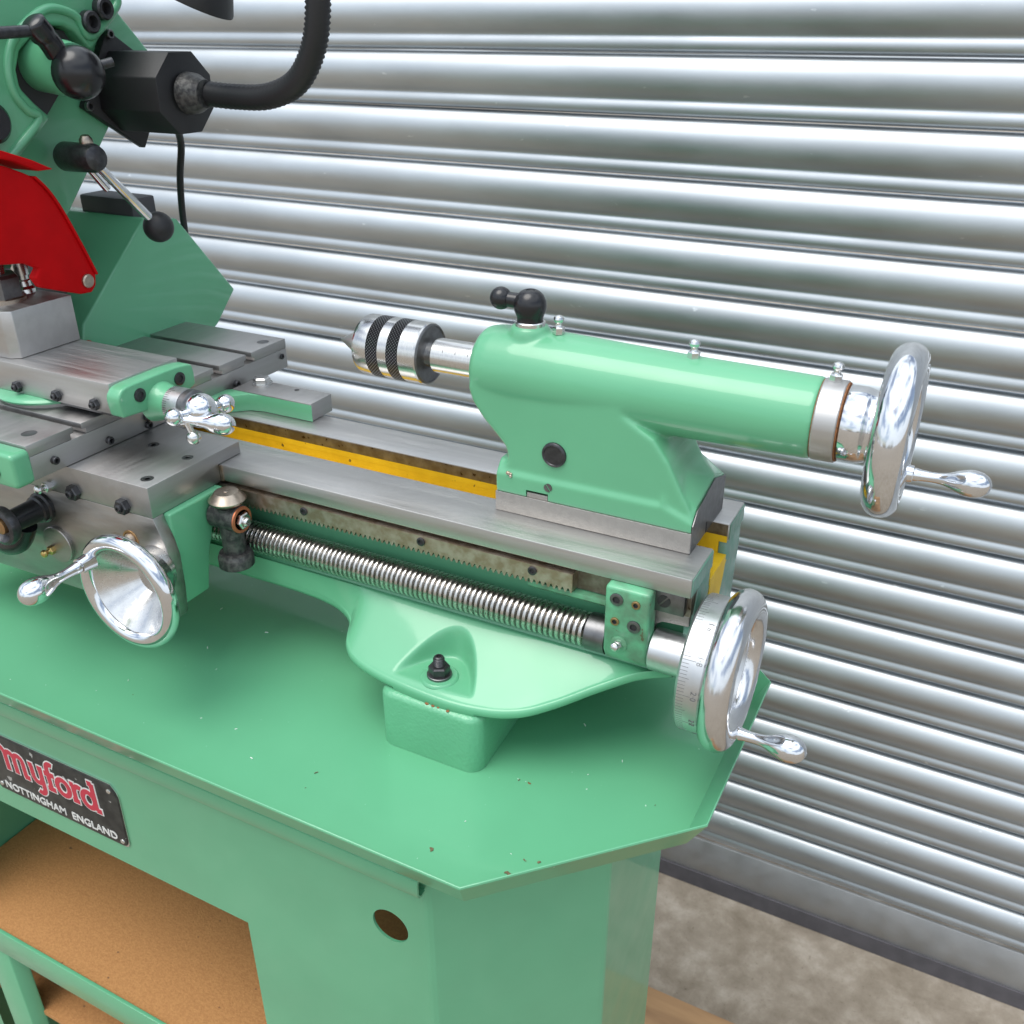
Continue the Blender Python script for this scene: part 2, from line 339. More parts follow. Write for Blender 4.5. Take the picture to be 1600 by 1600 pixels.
def voxel(name, bms, m, parent, size=1.0, smooth=8, cuts=(), ang=180, factor=.5, post=0):
    """join overlapping solids into one casting with soft fillets"""
    bm = N()
    for b_ in bms:
        me = bpy.data.meshes.new('t'); bmesh.ops.recalc_face_normals(b_, faces=b_.faces); b_.to_mesh(me); b_.free(); bm.from_mesh(me); bpy.data.meshes.remove(me)
    me = bpy.data.meshes.new(name); bm.to_mesh(me); bm.free()
    o = bpy.data.objects.new(name, me); COL.objects.link(o)
    md = o.modifiers.new('r', 'REMESH'); md.mode = 'VOXEL'; md.voxel_size = size
    ms = o.modifiers.new('s', 'SMOOTH'); ms.factor = factor; ms.iterations = smooth
    cs = []
    for cb in cuts:
        cm = bpy.data.meshes.new('c'); bmesh.ops.recalc_face_normals(cb, faces=cb.faces); cb.to_mesh(cm); cb.free(); co = bpy.data.objects.new('c', cm); COL.objects.link(co)
        mb = o.modifiers.new('b', 'BOOLEAN'); mb.object = co; mb.operation = 'DIFFERENCE'; mb.solver = 'EXACT'; cs.append(co)
    bpy.context.view_layer.update(); bake(o)
    for co in cs:
        cm = co.data; bpy.data.objects.remove(co); bpy.data.meshes.remove(cm)
    off = OFF[parent.name]
    for v in o.data.vertices: v.co = V(v.co)-off
    finish(o.data, True, ang); o.data.materials.clear(); o.data.materials.append(MT[m]); o.parent = parent; OFF[o.name] = off
    return o
def roundrect(x0, x1, y0, y1, r, n=6):
    out = []
    for cx, cy, a0 in ((x1-r, y1-r, 0), (x0+r, y1-r, 90), (x0+r, y0+r, 180), (x1-r, y0+r, 270)):
        for k in range(n+1):
            an = math.radians(a0+90*k/n); out.append((cx+r*math.cos(an), cy+r*math.sin(an)))
    return out

# ================================================================== THE SETTING
bm = N(); vs = [bm.verts.new(p) for p in ((-30000, -30000, FLOOR), (30000, -30000, FLOOR), (30000, 30000, FLOOR), (-30000, 30000, FLOOR))]; bm.faces.new(vs)
g = obj('ground', bm, 'concrete', kind='structure')

# ------------------------------------------------------------------ roller shutter
sh = thing('roller_shutter', 'galvanised steel roller shutter of horizontal curved slats behind the lathe', 'shutter', (0, 790, FLOOR))
PITCH = 74.2; Z0 = 28.9-14*PITCH
prof = [(-72.4, 12), (-71.4, 9), (-70.6, 5), (-69.6, 2.0), (-68, -.2), (-65.5, -1.6), (-62, -2.2), (-58.8, -1.7), (-56.4, -.7), (-54.8, .1), (-53.4, .9), (-52.2, .9), (-50.6, .3)]
n = 24; R_ = 32.6; half = math.radians(46)
for i in range(n+1):
    th = -half+2*half*i/n; prof.append((-26.4+R_*math.sin(th), R_*math.cos(half)-R_*math.cos(th)))
prof += [(-1.6, 2.4), (-.6, 6.0), (0.6, 12.0)]
bm = N(); xs = (-3400, 1700)
A = [[bm.verts.new((x, 790+d, Z0+PITCH+z)) for z, d in prof] for x in xs]
for i in range(len(prof)-1): bm.faces.new((A[0][i], A[1][i], A[1][i+1], A[0][i+1]))
s0 = obj('slat', bm, 'galvanised', sh, ang=50)
for k in range(1, 26):
    s_ = s0.copy(); COL.objects.link(s_); s_.parent = sh; s_.location = (0, random.uniform(-.7, .7)*S, k*PITCH*S+random.uniform(-.5, .5)*S); s_.rotation_euler = (random.uniform(-.012, .012)*0, random.uniform(-.0004, .0004), random.uniform(-.0005, .0005))
bm = N()
prism(bm, [(789, Z0+2), (785, Z0+2), (777, Z0-38), (775, Z0-66), (789, Z0-66)], 'x', -3400, 1700)
obj('bottom_rail', bm, 'galvanised_dull', sh, bevel=.8)
bm = N(); prism(bm, [(772, Z0-66.2), (788, Z0-66.2), (788, FLOOR+1), (768, FLOOR+1), (769, FLOOR+8)], 'x', -3400, 1700); obj('rubber_seal', bm, 'rubber', sh)

# ------------------------------------------------------------------ pallet board under the stand
pl = thing('pallet', 'brown wooden board on the concrete under the cabinet stand', 'pallet', (-300, 0, FLOOR))
PT = -1000
for i, (y0, y1) in enumerate(((-260, -160), (-148, -48), (-36, 64), (76, 178), (198, 318), (342, 462))):
    bm = N(); box(bm, -900, 260, y0, y1, PT-22, PT); obj('plank', bm, 'wood', pl, bevel=1.5)
for x in (-860, -330, 180):
    bm = N(); box(bm, x, x+80, -258, 460, FLOOR+.5, PT-22.3); obj('bearer', bm, 'wood', pl, bevel=1.5)

# ================================================================== CABINET STAND
YC = -115; XC = -30.5; YB = 190; XL = -760
cab = thing('cabinet_stand', 'green sheet steel cabinet stand with open front and black nameplate', 'cabinet', (-400, 40, PT))
ZT = -160.2
# front panel with opening and round hole (built as pieces around the openings)
OX0, OX1, OZ0, OZ1 = -720, -291, -543, -328
HX, HZ, HR = -154, -255.5, 14.3
bm = N()
def quad(p): bm.faces.new([bm.verts.new((x, YC, z)) for x, z in p])
quad([(XL, OZ1), (OX1, OZ1), (OX1, ZT), (XL, ZT)])
quad([(XL, PT+.3), (OX0, PT+.3), (OX0, OZ1), (XL, OZ1)])
X1 = -121.6
sq = 40; nn = 48
ring = [bm.verts.new((HX+HR*math.cos(2*math.pi*k/nn), YC, HZ+HR*math.sin(2*math.pi*k/nn))) for k in range(nn)]
rect = []
for k in range(nn):
    an = 2*math.pi*k/nn; cx, cz = math.cos(an), math.sin(an); s_ = 28/max(abs(cx), abs(cz)); rect.append(bm.verts.new((HX+cx*s_, YC, HZ+cz*s_)))
for k in range(nn): bm.faces.new((ring[k], ring[(k+1) % nn], rect[(k+1) % nn], rect[k]))
back = [bm.verts.new((v.co.x, YC+1.8, v.co.z)) for v in ring]
for k in range(nn): bm.faces.new((ring[k], back[k], back[(k+1) % nn], ring[(k+1) % nn]))
quad([(OX1, PT+.3), (HX-28, PT+.3), (HX-28, ZT), (OX1, ZT)])
quad([(HX-28, HZ+28), (HX+28, HZ+28), (HX+28, ZT), (HX-28, ZT)])
quad([(HX-28, PT+.3), (HX+28, PT+.3), (HX+28, HZ-28), (HX-28, HZ-28)])
quad([(HX+28, PT+.3), (X1-4, PT+.3), (X1-4, ZT), (HX+28, ZT)])
bmesh.ops.remove_doubles(bm, verts=bm.verts, dist=.01)
# fold (rounded) into the chamfer, then the end panel and the rear
pts = [(X1-4, YC), (X1-1.5, YC+.5), (X1+1.5, YC+2), (X1+3, YC+3.4)]
XB, YBB = XC, -24.0
pts2 = [(XB-2.5, YBB-2.6), (XB-.8, YBB-.6), (XB, YBB+1.5), (XB, 99.5)]
pts3 = [(XB-90, YB), (XL, YB)]
chain = pts+pts2+pts3
lo = [bm.verts.new((x, y, PT+.3)) for x, y in chain]; hi = [bm.verts.new((x, y, ZT)) for x, y in chain]
for i in range(len(chain)-1): bm.faces.new((lo[i], lo[i+1], hi[i+1], hi[i]))
bmesh.ops.remove_doubles(bm, verts=bm.verts, dist=.01)
o = obj('panel', bm, 'green_paint', cab, smooth=False)
bm = N(); box(bm, XL-2, XL, YC, YB, PT+.3, ZT); obj('end_panel', bm, 'green_paint', cab)
# folded edge of the opening
bm = N(); box(bm, OX1-.0, OX1+1.6, YC+.1, YC+16, OZ0, OZ1); box(bm, OX0, OX1, YC+.1, YC+16, OZ1, OZ1+1.6)
obj('flange', bm, 'green_paint', cab)
# channel under the tray
bm = N()
cp = [(YC-.2, -183), (-124, -183), (-127, -185), (-127.6, -188), (-127.6, -197), (-126, -200), (-123, -201.5), (-119, -201), (-119, -199.6), (-123, -200), (-125, -198.8), (-126, -196.5), (-126, -188.5), (-125.5, -186.5), (-123.5, -184.8), (YC-.2, -184.8)]
prism(bm, cp, 'x', XL, -121); obj('drip_channel', bm, 'green_paint', cab, ang=30)
bm = N(); box(bm, XL, -123, YC-3, YC-.3, -203.4, -201.8); obj('seam', bm, 'green_paint', cab, bevel=.5)
# shelf, rail and lower parts
bm = N(); box(bm, XL+2, -125, YC+3, YB-4, OZ0-11, OZ0-3); obj('shelf', bm, 'hardboard', cab, label='brown hardboard shelf')
bm = N(); prism(bm, [(YC-1, OZ0), (YC+2.6, OZ0), (YC+2.6, OZ0-2.4), (YC+.8, OZ0-2.4), (YC+.8, OZ0-36), (YC-1, OZ0-36)], 'x', XL, OX1+1)
obj('rail', bm, 'green_paint', cab, bevel=.5)
bm = N(); box(bm, XL+2, -125, YC+14, YB-4, OZ0-150, OZ0-144); obj('floor_board', bm, 'hardboard', cab, label='dark brown hardboard floor board')
bm = N(); prism(bm, [(-700, YC+2), (-662, YC+2), (-655, YC+14), (-655, YC+16), (-700, YC+16)], 'z', PT+37, OZ0-36.5); obj('post', bm, 'green_paint', cab, bevel=1)
bm = N(); box(bm, -757, -120, 20, 23, OZ0-143.5, OZ0-110); obj('inner_plate', bm, 'green_paint', cab)
bm = N(); cyl(bm, (-755, 16, OZ0-104), (-300, 16, OZ0-104), 5); obj('pipe', bm, 'pink_pipe', cab)
# nameplate ---------------------------------------------------------------
PX0, PX1, PZ0, PZ1 = -566, -410, -304, -240
np_poly = roundrect(PX0, PX1, PZ0, PZ1, 4)
np_poly = [(PX0+4, PZ0), (PX1-5, PZ0), (PX1-1.5, PZ0+1.5), (PX1, PZ0+5), (PX1+1, PZ1-12), (PX1-1, PZ1-6), (PX1-6, PZ1), (PX0+4, PZ1), (PX0, PZ1-4), (PX0, PZ0+4)]
bm = N(); prism(bm, np_poly, 'y', YC-2.2, YC-.2)
npl = obj('nameplate', bm, 'plate_black', cab, bevel=.5, label='black nameplate with red and white lettering')
cx = (PX0+PX1)/2
bm = N(); prism(bm, [(p[0]*1.0+(1.2 if p[0] > cx else -1.2), p[1]+(1.2 if p[1] > -272 else -1.2)) for p in np_poly], 'y', YC-1.2, YC-.1)
obj('plate_edge', bm, 'zinc', npl)
def arc(cx_, cz_, rx, rz, a0, a1, n=14): return [(cx_+rx*math.cos(math.radians(a0+(a1-a0)*k/n)), cz_+rz*math.sin(math.radians(a0+(a1-a0)*k/n))) for k in range(n+1)]
GL = [[(-9, 27), (-5, 27.5), (-1, 25), (2, 21)], [(2, 24), (2, 0)], [(2, 16)]+arc(7.5, 17, 5.5, 6, 180, 0, 8)+[(13, 0)], [(13, 16)]+arc(18.5, 17, 5.5, 6, 180, 0, 8)+[(24, 0)], [(22, .6), (29, .6)],
      [(35, 20), (35, 9)]+arc(40.5, 8, 5.5, 6.5, 190, 350, 8), [(46, 20.5), (46, -4)]+arc(41, -4, 5, 6.5, 0, -130, 8), [(32, 20), (37, 20)], [(43, 20), (49, 20)],
      [(56, 0), (56, 24)]+arc(61, 25, 5, 6, 180, 60, 6), [(51, 18), (63, 18)], [(52, .6), (61, .6)],
      arc(72.5, 9.5, 7.2, 9, 0, 360, 22), [(86, 0), (86, 20)], arc(92, 12, 6, 7, 180, 60, 7), [(82.5, .6), (90, .6)], [(82.5, 19.4), (87, 19.4)],
      arc(103, 9.5, 7, 9, 0, 360, 22), [(110.5, 0), (110.5, 31)], [(106, 30.4), (111, 30.4)], [(110, .6), (116, .6)]]
for nm, mm, wd, dep in (('logo_outline', 'plate_white', 7.4, .25), ('logo', 'red_enamel', 5.0, .6)):
    bm = N(); ox, oz = -543.5, -275.0
    for gi, g_ in enumerate(GL):
        pts = [Vector((p[0]*.97, p[1]*.93)) for p in g_]; closed = len(pts) > 20; n = len(pts); L_, R_2 = [], []
        ext = (wd-5.0)/2
        for i_, p in enumerate(pts):
            t = (pts[1]-pts[-2]) if closed and i_ in (0, n-1) else (pts[min(i_+1, n-1)]-pts[max(i_-1, 0)])
            t.normalize(); nn_ = Vector((-t.y, t.x)); q = p.copy()
            if not closed:
                if i_ == 0: q -= t*ext
                if i_ == n-1: q += t*ext
            L_.append(q+nn_*wd/2); R_2.append(q-nn_*wd/2)
        h = YC-2.2-dep-.012*gi
        A_ = [bm.verts.new((ox+p.x, h, oz+p.y)) for p in L_]; B_ = [bm.verts.new((ox+p.x, h, oz+p.y)) for p in R_2]
        A2 = [bm.verts.new((ox+p.x, YC-2.1, oz+p.y)) for p in L_]; B2 = [bm.verts.new((ox+p.x, YC-2.1, oz+p.y)) for p in R_2]
        for i_ in range(n-1):
            bm.faces.new((A_[i_], A_[i_+1], B_[i_+1], B_[i_])); bm.faces.new((A_[i_], A2[i_], A2[i_+1], A_[i_+1])); bm.faces.new((B_[i_], B_[i_+1], B2[i_+1], B2[i_]))
        bm.faces.new((A_[0], B_[0], B2[0], A2[0])); bm.faces.new((A_[-1], A2[-1], B2[-1], B_[-1]))
    obj(nm, bm, mm, npl, smooth=False)
bm = text_bm('NOTTINGHAM  ENGLAND', 11.0, .5, ((PX0+PX1)/2+1, YC-2.2, -299.5), (1, 0, 0), (0, 0, 1), offset=.12, xs=1.02); obj('lettering', bm, 'plate_white', npl, smooth=False)
for x, z in ((PX0+6, PZ0+6), (PX1-5, PZ0+5), (PX0+6, PZ1-6), (PX1-7, PZ1-6)):
    bm = N(); lathe(bm, (x, YC-2.1, z), (0, -1, 0), [(0, 2.4), (.6, 2.2), (1.2, 1.2), (1.4, 0)], 16); obj('rivet', bm, 'zinc', npl)

# ================================================================== CHIP TRAY
tray = thing('chip_tray', 'shallow glossy green chip tray with cut corners on top of the cabinet', 'tray', (-350, 40, -158))
ZF, ZR = -157.5, -133.5
def octo(ins, z):      # rim outline inset by ins
    c = 108; X0, X1_, Y0, Y1 = -860+ins, 36.7-ins, -157.3+ins, 214-ins; k = c-ins*.586
    return [(X0+k, Y0, z), (X1_-k, Y0, z), (X1_, Y0+k, z), (X1_, Y1-k, z), (X1_-k, Y1, z), (X0+k, Y1, z), (X0, Y1-k, z), (X0, Y0+k, z)]
bm = N()
levels = [octo(15.6, ZF), octo(14.2, ZF+.4), octo(1.0, ZR), octo(0.5, ZR+.5), octo(0, ZR+.3), octo(-.3, ZR-.8), octo(12.4, ZF-1.6), octo(13.6, ZF-2.0), octo(30, ZF-2.2)]
rg = [[bm.verts.new(p) for p in L] for L in levels]
for A_, B_ in zip(rg, rg[1:]):
    for k in range(8): bm.faces.new((A_[k], A_[(k+1) % 8], B_[(k+1) % 8], B_[k]))
bm.faces.new(rg[0]); bm.faces.new(rg[-1][::-1])
obj('pan', bm, 'green_tray', tray, ang=20)
# dirt specks lying in the pan
for i in range(24):
    x, y = random.uniform(-420, 5), random.uniform(-128, 30)
    if -200 < x < -110 and y > -60: continue
    if x > -40 and y < -60: continue
    bm = N(); s_ = random.uniform(.35, .8); an = random.random()*3
    cx, sx_ = math.cos(an), math.sin(an); L = random.uniform(.8, 2.2)
    tube(bm, [(x-cx*L*s_, y-sx_*L*s_, ZF+.5*s_), (x, y, ZF+.9*s_), (x+cx*L*s_, y+sx_*L*s_, ZF+.5*s_)], .45*s_, 5)
    obj('speck', bm, 'lint' if i % 4 else 'grime', tray)
for x, y, s_, m_ in ((-112, -122, 2.2, 'grime'), (-62, -117, 2.6, 'grime'), (-50, -101, 1.6, 'grime'), (-58, -103, 1.0, 'grime'), (-85, -43, 1.2, 'rust_fleck')):
    bm = N()
    for k in range(5): sphere(bm, (x+random.uniform(-1, 1)*s_, y+random.uniform(-.6, .6)*s_, ZF+.3), s_*random.uniform(.25, .5), 8, .4)
    obj('fleck', bm, m_, tray)

# ================================================================== RAISING BLOCK
blk = thing('raising_block', 'green painted cast raising block between chip tray and bed foot', 'block', (-157, 50, ZF))
pts = []
for (x, y) in roundrect(-197, -118, -53, 168, 11, 7): pts.append((x, y))
bm = N(); A_ = []
for z, ins in ((ZF+.2, 0), (-117, 0), (-114.5, .7), (-113, 2.2), (-112.4, 4.5)):
    ring = []
    for x, y in pts:
        cx, cy = -157.5, 57.5
        k = 0
        if x > -125 and y > -30: k = 10*min(1, (y+30)/16)       # waisted side behind the corner
        ring.append(bm.verts.new((cx+(x-cx)*(1-ins/39.5)-k, cy+(y-cy)*(1-ins/110.5), z)))
    A_.append(ring)
for P_, Q_ in zip(A_, A_[1:]):
    for k in range(len(P_)): bm.faces.new((P_[k], P_[(k+1) % len(P_)], Q_[(k+1) % len(P_)], Q_[k]))
bm.faces.new(A_[0][::-1]); bm.faces.new(A_[-1])
obj('casting', bm, 'green_cast', blk, ang=50)

# ================================================================== LATHE BED
bed = thing('lathe_bed', 'long lathe bed with two flat ground steel shears and green casting', 'lathe bed', (-350, 57, -112))
BL = -860
bm = N(); box(bm, BL, 0, 0, 43, -13, 0); obj('front_shear', bm, 'steel', bed, bevel=.7)
bm = N(); box(bm, BL, 0.3, 79, 115, -13, 0); obj('rear_shear', bm, 'steel', bed, bevel=.7)
bm = N(); box(bm, BL, -.6, 78.8, 79.4, -9.2, -.9); obj('inner_edge', bm, 'steel_rusty', bed)
bm = N(); box(bm, BL, -.6, 78.8, 79.4, -14, -9.25); obj('paint_edge', bm, 'yellow_paint', bed)
# painted ends of the shears
bm = N(); prism(bm, [(.8, -12.2), (42.2, -12.2), (42.2, -.8), (.8, -.8)], 'x', .05, .6); obj('end_paint', bm, 'green_worn', bed)
bm = N(); prism(bm, [(79.8, -12.2), (114.2, -12.2), (114.2, -.8), (79.8, -.8)], 'x', .35, .9); obj('end_paint', bm, 'green_worn', bed)
# webs
bm = N(); box(bm, BL, -1.2, 8, 38, -31, -13.05); obj('rack_seat', bm, 'steel_rusty', bed)
bm = N()
wp = [(20, -31.05), (20, -58), (17, -66), (11, -71.5), (6, -74), (5, -77), (40, -77), (40, -31.05)]
prism(bm, wp, 'x', BL, -6); obj('front_web', bm, 'green_paint', bed, ang=60)
bm = N(); prism(bm, [(3, -31.6), (3.0, -35), (5, -37.5), (20, -37.5), (20, -31.6)], 'x', -110, -50); obj('seat_ledge', bm, 'green_dirty', bed, bevel=1.2)
bm = N(); box(bm, BL, -6, 78.95, 112, -97, -14.02); obj('rear_web', bm, 'yellow_paint', bed)
bm = N(); box(bm, BL, -6, 112.05, 116.5, -97, -13.05); obj('rear_skin', bm, 'green_paint', bed)
# end wall with yellow patch
bm = N()
ew = [(20, -13.1), (42.9, -13.1), (43.4, -27.2), (78.6, -27.2), (79.2, -13.1), (114.3, -13.1), (116, -30), (106, -95), (8, -95), (8, -60), (14, -31)]
prism(bm, ew, 'x', -5.9, -.4); obj('end_wall', bm, 'green_worn', bed, bevel=1)
bm = N()
yp = [(43.6, -27.0), (78.4, -27.0), (78.3, -30), (76, -38), (69, -52), (58, -64), (50, -71), (48, -80), (28, -80), (29, -66), (35, -54), (41, -40), (43, -33)]
yp = [(p.x, p.y) for p in spline([(y, z, 0) for y, z in yp]+[(43.6, -27.0, 0)], 5)][:-1]
prism(bm, yp, 'x', -.35, 0.1); obj('yellow_patch', bm, 'yellow_paint', bed)
bm = N(); box(bm, BL, .05, 43.05, 78.65, -27.1, -22.5); obj('bed_floor', bm, 'yellow_paint', bed)
# foot: lofted skirt with a pocket for the holding-down bolt
EY = [(-640, 2.6), (-310, 2.6), (-300, 2.5), (-285, 2.2), (-268, .2), (-256, -4), (-248, -11), (-243, -21), (-237, -31), (-226, -39.5), (-202, -46), (-170, -49.5), (-140, -50), (-115, -46), (-95, -38.5), (-75, -28), (-50, -13), (-28, -1.5), (-8, 4.5)]
EZ = [(-640, -94), (-330, -94), (-300, -94.5), (-268, -97), (-245, -102), (-222, -106.5), (-190, -108.5), (-120, -109.5), (-95, -108), (-75, -101), (-50, -89), (-28, -79.5), (-8, -74)]
BXc, BYc = -158.7, -31.5
bm = N(); NV = 72; rows = []; skin = []
XSs = [-640, -560, -480, -420, -380]+[-340+332*i/380 for i in range(381)]
for X in XSs:
    ey, ez = sinterp(EY, X), sinterp(EZ, X); row = []; ky, kz = 3.4, -75.6
    w_ = min(1, max(0, (2.6-ey)/16)); w_ = w_*w_*(3-2*w_)
    for j in range(NV+1):
        v = j/NV
        if v < .86:
            t = v/.86; y = ky+(ey+3*w_-ky)*t; drop = ((1-(1-t)**2.0)*.62+.38*t**2.2)*w_+t*(1-w_)
            z = kz+(ez+4-kz)*drop
            yp_ = -5-45*((X-BXc)/34)**2
            if abs(X-BXc) < 37 and y < yp_+1.5:
                fl = -103.2
                s_ = min(1, max(0, (yp_+1.5-y)/4.0)); s_ = s_*s_*(3-2*s_)
                z = z+(min(z, fl)-z)*s_
        else:
            an = (v-.86)/.14*math.pi/2; y = ey+3*w_*(1-math.sin(an)); z = ez+4-4*(1-math.cos(an))
        row.append(bm.verts.new((X, y, z)))
    skin += row[1:-1]
    dz = -3.2 if -186 < X < -124 else 0
    row.append(bm.verts.new((X, ey+.3, ez-2.0+dz))); row.append(bm.verts.new((X, ey+2.0, ez-3.2+dz))); row.append(bm.verts.new((X, 40, ez-3.0+dz*.5)))
    row.append(bm.verts.new((X, 40, kz)))
    rows.append(row)
for A_, B_ in zip(rows, rows[1:]):
    for k in range(len(A_)-1): bm.faces.new((A_[k], A_[k+1], B_[k+1], B_[k]))
    bm.faces.new((A_[-1], A_[0], B_[0], B_[-1]))
bm.faces.new(rows[0]); bm.faces.new(rows[-1][::-1])
inner = set(skin)-set(rows[0])-set(rows[-1])
for _ in range(5): bmesh.ops.smooth_vert(bm, verts=[v for v in inner if v.co.x > -335], factor=.5, use_axis_x=False, use_axis_y=True, use_axis_z=True)
obj('foot', bm, 'green_paint', bed, ang=60)
bm = N(); lathe(bm, (BXc, BYc, -103.6), (0, 0, 1), [(0, 13.5), (1.2, 13), (1.9, 12)], 40); obj('bolt_boss', bm, 'green_paint', bed)
bm = N(); lathe(bm, (BXc, BYc, -101.7), (0, 0, 1), [(0, 8.6), (1.6, 8.6), (1.9, 8.2)], 32); obj('washer', bm, 'steel_dark', bed)
bm = N(); hexa(bm, (BXc, BYc, -99.8), (0, 0, 1), 7.4, 6.6); nb = obj('nut', bm, 'black_oxide', bed, ang=20)
bm = N(); pr_ = []
for i in range(6): pr_ += [(i*1.2, 4.0), (i*1.2+.6, 3.4)]
pr_ += [(7.4, 3.2), (7.9, 2.4), (7.9, 1.6), (6.8, 1.4), (6.8, 0)]
lathe(bm, (BXc, BYc, -94), (0, 0, 1), pr_, 24); obj('stud', bm, 'black_oxide', nb, ang=30)
bm = N()
for k in range(6): sphere(bm, (-150+random.uniform(-9, 9), -50.5+random.uniform(0, 1), -112.6), random.uniform(1, 2), 8, .4)
obj('rust_spot', bm, 'rust_fleck', bed)
# rear foot
bm = N(); prism(bm, [(80, -97.1), (150, -100), (165, -106), (165, -112), (60, -112), (60, -97.1)], 'x', -215, -60); obj('rear_foot', bm, 'green_paint', bed, bevel=3)
# rack ----------------------------------------------------------------------
RT, RB = -16.2, -27.0
TP = 3.99
pts = [(-76, RT), (-76, RB-.2)]; x = -76
while x > -640:
    pts += [(x-.35, RB-2.9), (x-1.25, RB-2.9), (x-2.35, RB), (x-TP+.75, RB)]; x -= TP
pts += [(x, RT)]
bm = N(); prism(bm, pts, 'y', -1.2, 7.9); rk = obj('rack', bm, 'steel_rack', bed, smooth=False, label='toothed steel rack')
for X in (-104, -188, -287): socket_screw(rk, (X, -1.2, -20.6), (0, -1, 0), 3.1, .5, 'black_oxide')
# screw plate near the end
bm = N(); box(bm, -27, -4, 3, 7.9, -29, -14.5); spl = obj('stop_plate', bm, 'steel_dark', bed, bevel=.5)
slot_screw(spl, (-17, 3, -21), (0, -1, 0), 4.2, .5, 'black_oxide', rot=.9)
bm = N()
arch = [(-50, -37), (-28, -37)] + [(-24+9*math.sin(math.radians(t))-4, -46+9*math.cos(math.radians(t))) for t in range(90, -1, -15)][::-1][:0] + [(-24, -38.5), (-22, -43), (-21, -50), (-2, -50), (-2, -31.1), (-50, -31.1)]
prism(bm, [(-50, -31.1), (-50, -60), (-26, -60), (-25, -50), (-23, -44), (-19, -41), (-2, -40), (-2, -31.1)], 'y', 10, 19.9); obj('end_bracket_seat', bm, 'cast_iron', bed, bevel=1)
# lead screw bearing bracket
LY, LZ = 6.0, -59.0
br = [(-51, -12.4)]
bms = []
bm = N(); prism(bm, [(-7.2, -13.3), (7.5, -13.3), (7.5, -57), (18, -60), (18, -66), (LY+9, LZ-13), (LY, LZ-13.6), (LY-9, LZ-10), (-7.2, LZ-2)], 'x', -51.5, -22.5)
bkt = obj('screw_bracket', bm, 'green_dirty', bed, bevel=2.2, seg=3, ang=50, label='green lead screw bearing bracket with four screws')
socket_screw(bkt, (-43.6, -7.2, -21.5), (0, -1, 0), 4.3, .5, 'steel_dark'); socket_screw(bkt, (-31.5, -7.2, -38), (0, -1, 0), 4.3, .5, 'steel_dark')
socket_screw(bkt, (-31.0, -7.2, -22.0), (0, -1, 0), 2.8, .5, 'bronze', 'set_screw'); socket_screw(bkt, (-44.0, -7.2, -37.5), (0, -1, 0), 2.8, .5, 'bronze', 'set_screw')
bm = N(); lathe(bm, (-40.5, -6.9, -53.5), (0, -1, 0), [(0, 5.6), (1.2, 5.4), (1.6, 4.6)], 24); obj('nipple_boss', bm, 'green_dirty', bkt)
nipple(bkt, (-40.5, -8.2, -53.5), (0, -.93, .36), .92)

# ================================================================== LEAD SCREW
ls = thing('lead_screw', 'long bright threaded lead screw under the bed with graduated handwheel', 'lead screw', (0, LY, LZ))
bm = N(); X0, X1_ = -600.0, -64.0; PT_ = 4.0; per = 8; sg = 40; nX = int((X1_-X0)/PT_*per)
prf = [11.3, 11.6, 11.6, 11.6, 11.6, 11.3, 8.0, 8.0]
grid = []
for i in range(nX+1):
    X = X0+(X1_-X0)*i/nX; ring = []
    for k in range(sg):
        th = 2*math.pi*k/sg; ph = ((X-X0)/PT_+k/sg) % 1.0*per; i0 = int(ph) % per; fr = ph-int(ph)
        r_ = prf[i0]*(1-fr)+prf[(i0+1) % per]*fr
        ring.append(bm.verts.new((X, LY+r_*math.cos(th), LZ+r_*math.sin(th))))
    grid.append(ring)
for A_, B_ in zip(grid, grid[1:]):
    for k in range(sg): bm.faces.new((A_[k], A_[(k+1) % sg], B_[(k+1) % sg], B_[k]))
obj('screw_thread', bm, 'steel_thread', ls, ang=35)
bm = N(); lathe(bm, (-66, LY, LZ), (1, 0, 0), [(0, 7.5), (0, 11.8), (.6, 12.4), (14.2, 12.4)], 40); obj('collar', bm, 'steel_dark', ls)
bm = N(); lathe(bm, (-22.3, LY, LZ), (1, 0, 0), [(0, 13.2), (.7, 13.8), (29, 13.8), (29, 6)], 48); obj('spacer', bm, 'satin_alloy', ls)
DX0, DX1, DR = 5.0, 23.0, 43.0
bm = N(); lathe(bm, (0, LY, LZ), (1, 0, 0), [(DX0, 12), (DX0, DR-1.5), (DX0+.8, DR-.6), (DX0+1.6, DR), (DX1, DR), (DX1, 20)], 128); dial = obj('dial', bm, 'satin_alloy', ls, ang=30, label='satin graduated dial ring')
bm = N()
for k in range(125):
    th = 2*math.pi*(k+.5)/125; L = 8.2 if k % 10 == 0 else (6.0 if k % 5 == 0 else 4.4)
    r_ = Vector((0, math.cos(th), math.sin(th))); t_ = Vector((0, -math.sin(th), math.cos(th))); c0 = Vector((0, LY, LZ))+r_*(DR-.3)
    vs = []
    for x in (DX0+1.7, DX0+1.7+L):
        for q in (-.17, .17):
            for h in (0, .36): vs.append(bm.verts.new(c0+Vector((x, 0, 0))+t_*q+r_*h))
    for f in ((0, 1, 3, 2), (4, 6, 7, 5), (0, 4, 5, 1), (2, 3, 7, 6), (1, 5, 7, 3), (0, 2, 6, 4)): bm.faces.new([vs[i] for i in f])
obj('graduations', bm, 'engraved', dial, smooth=False)
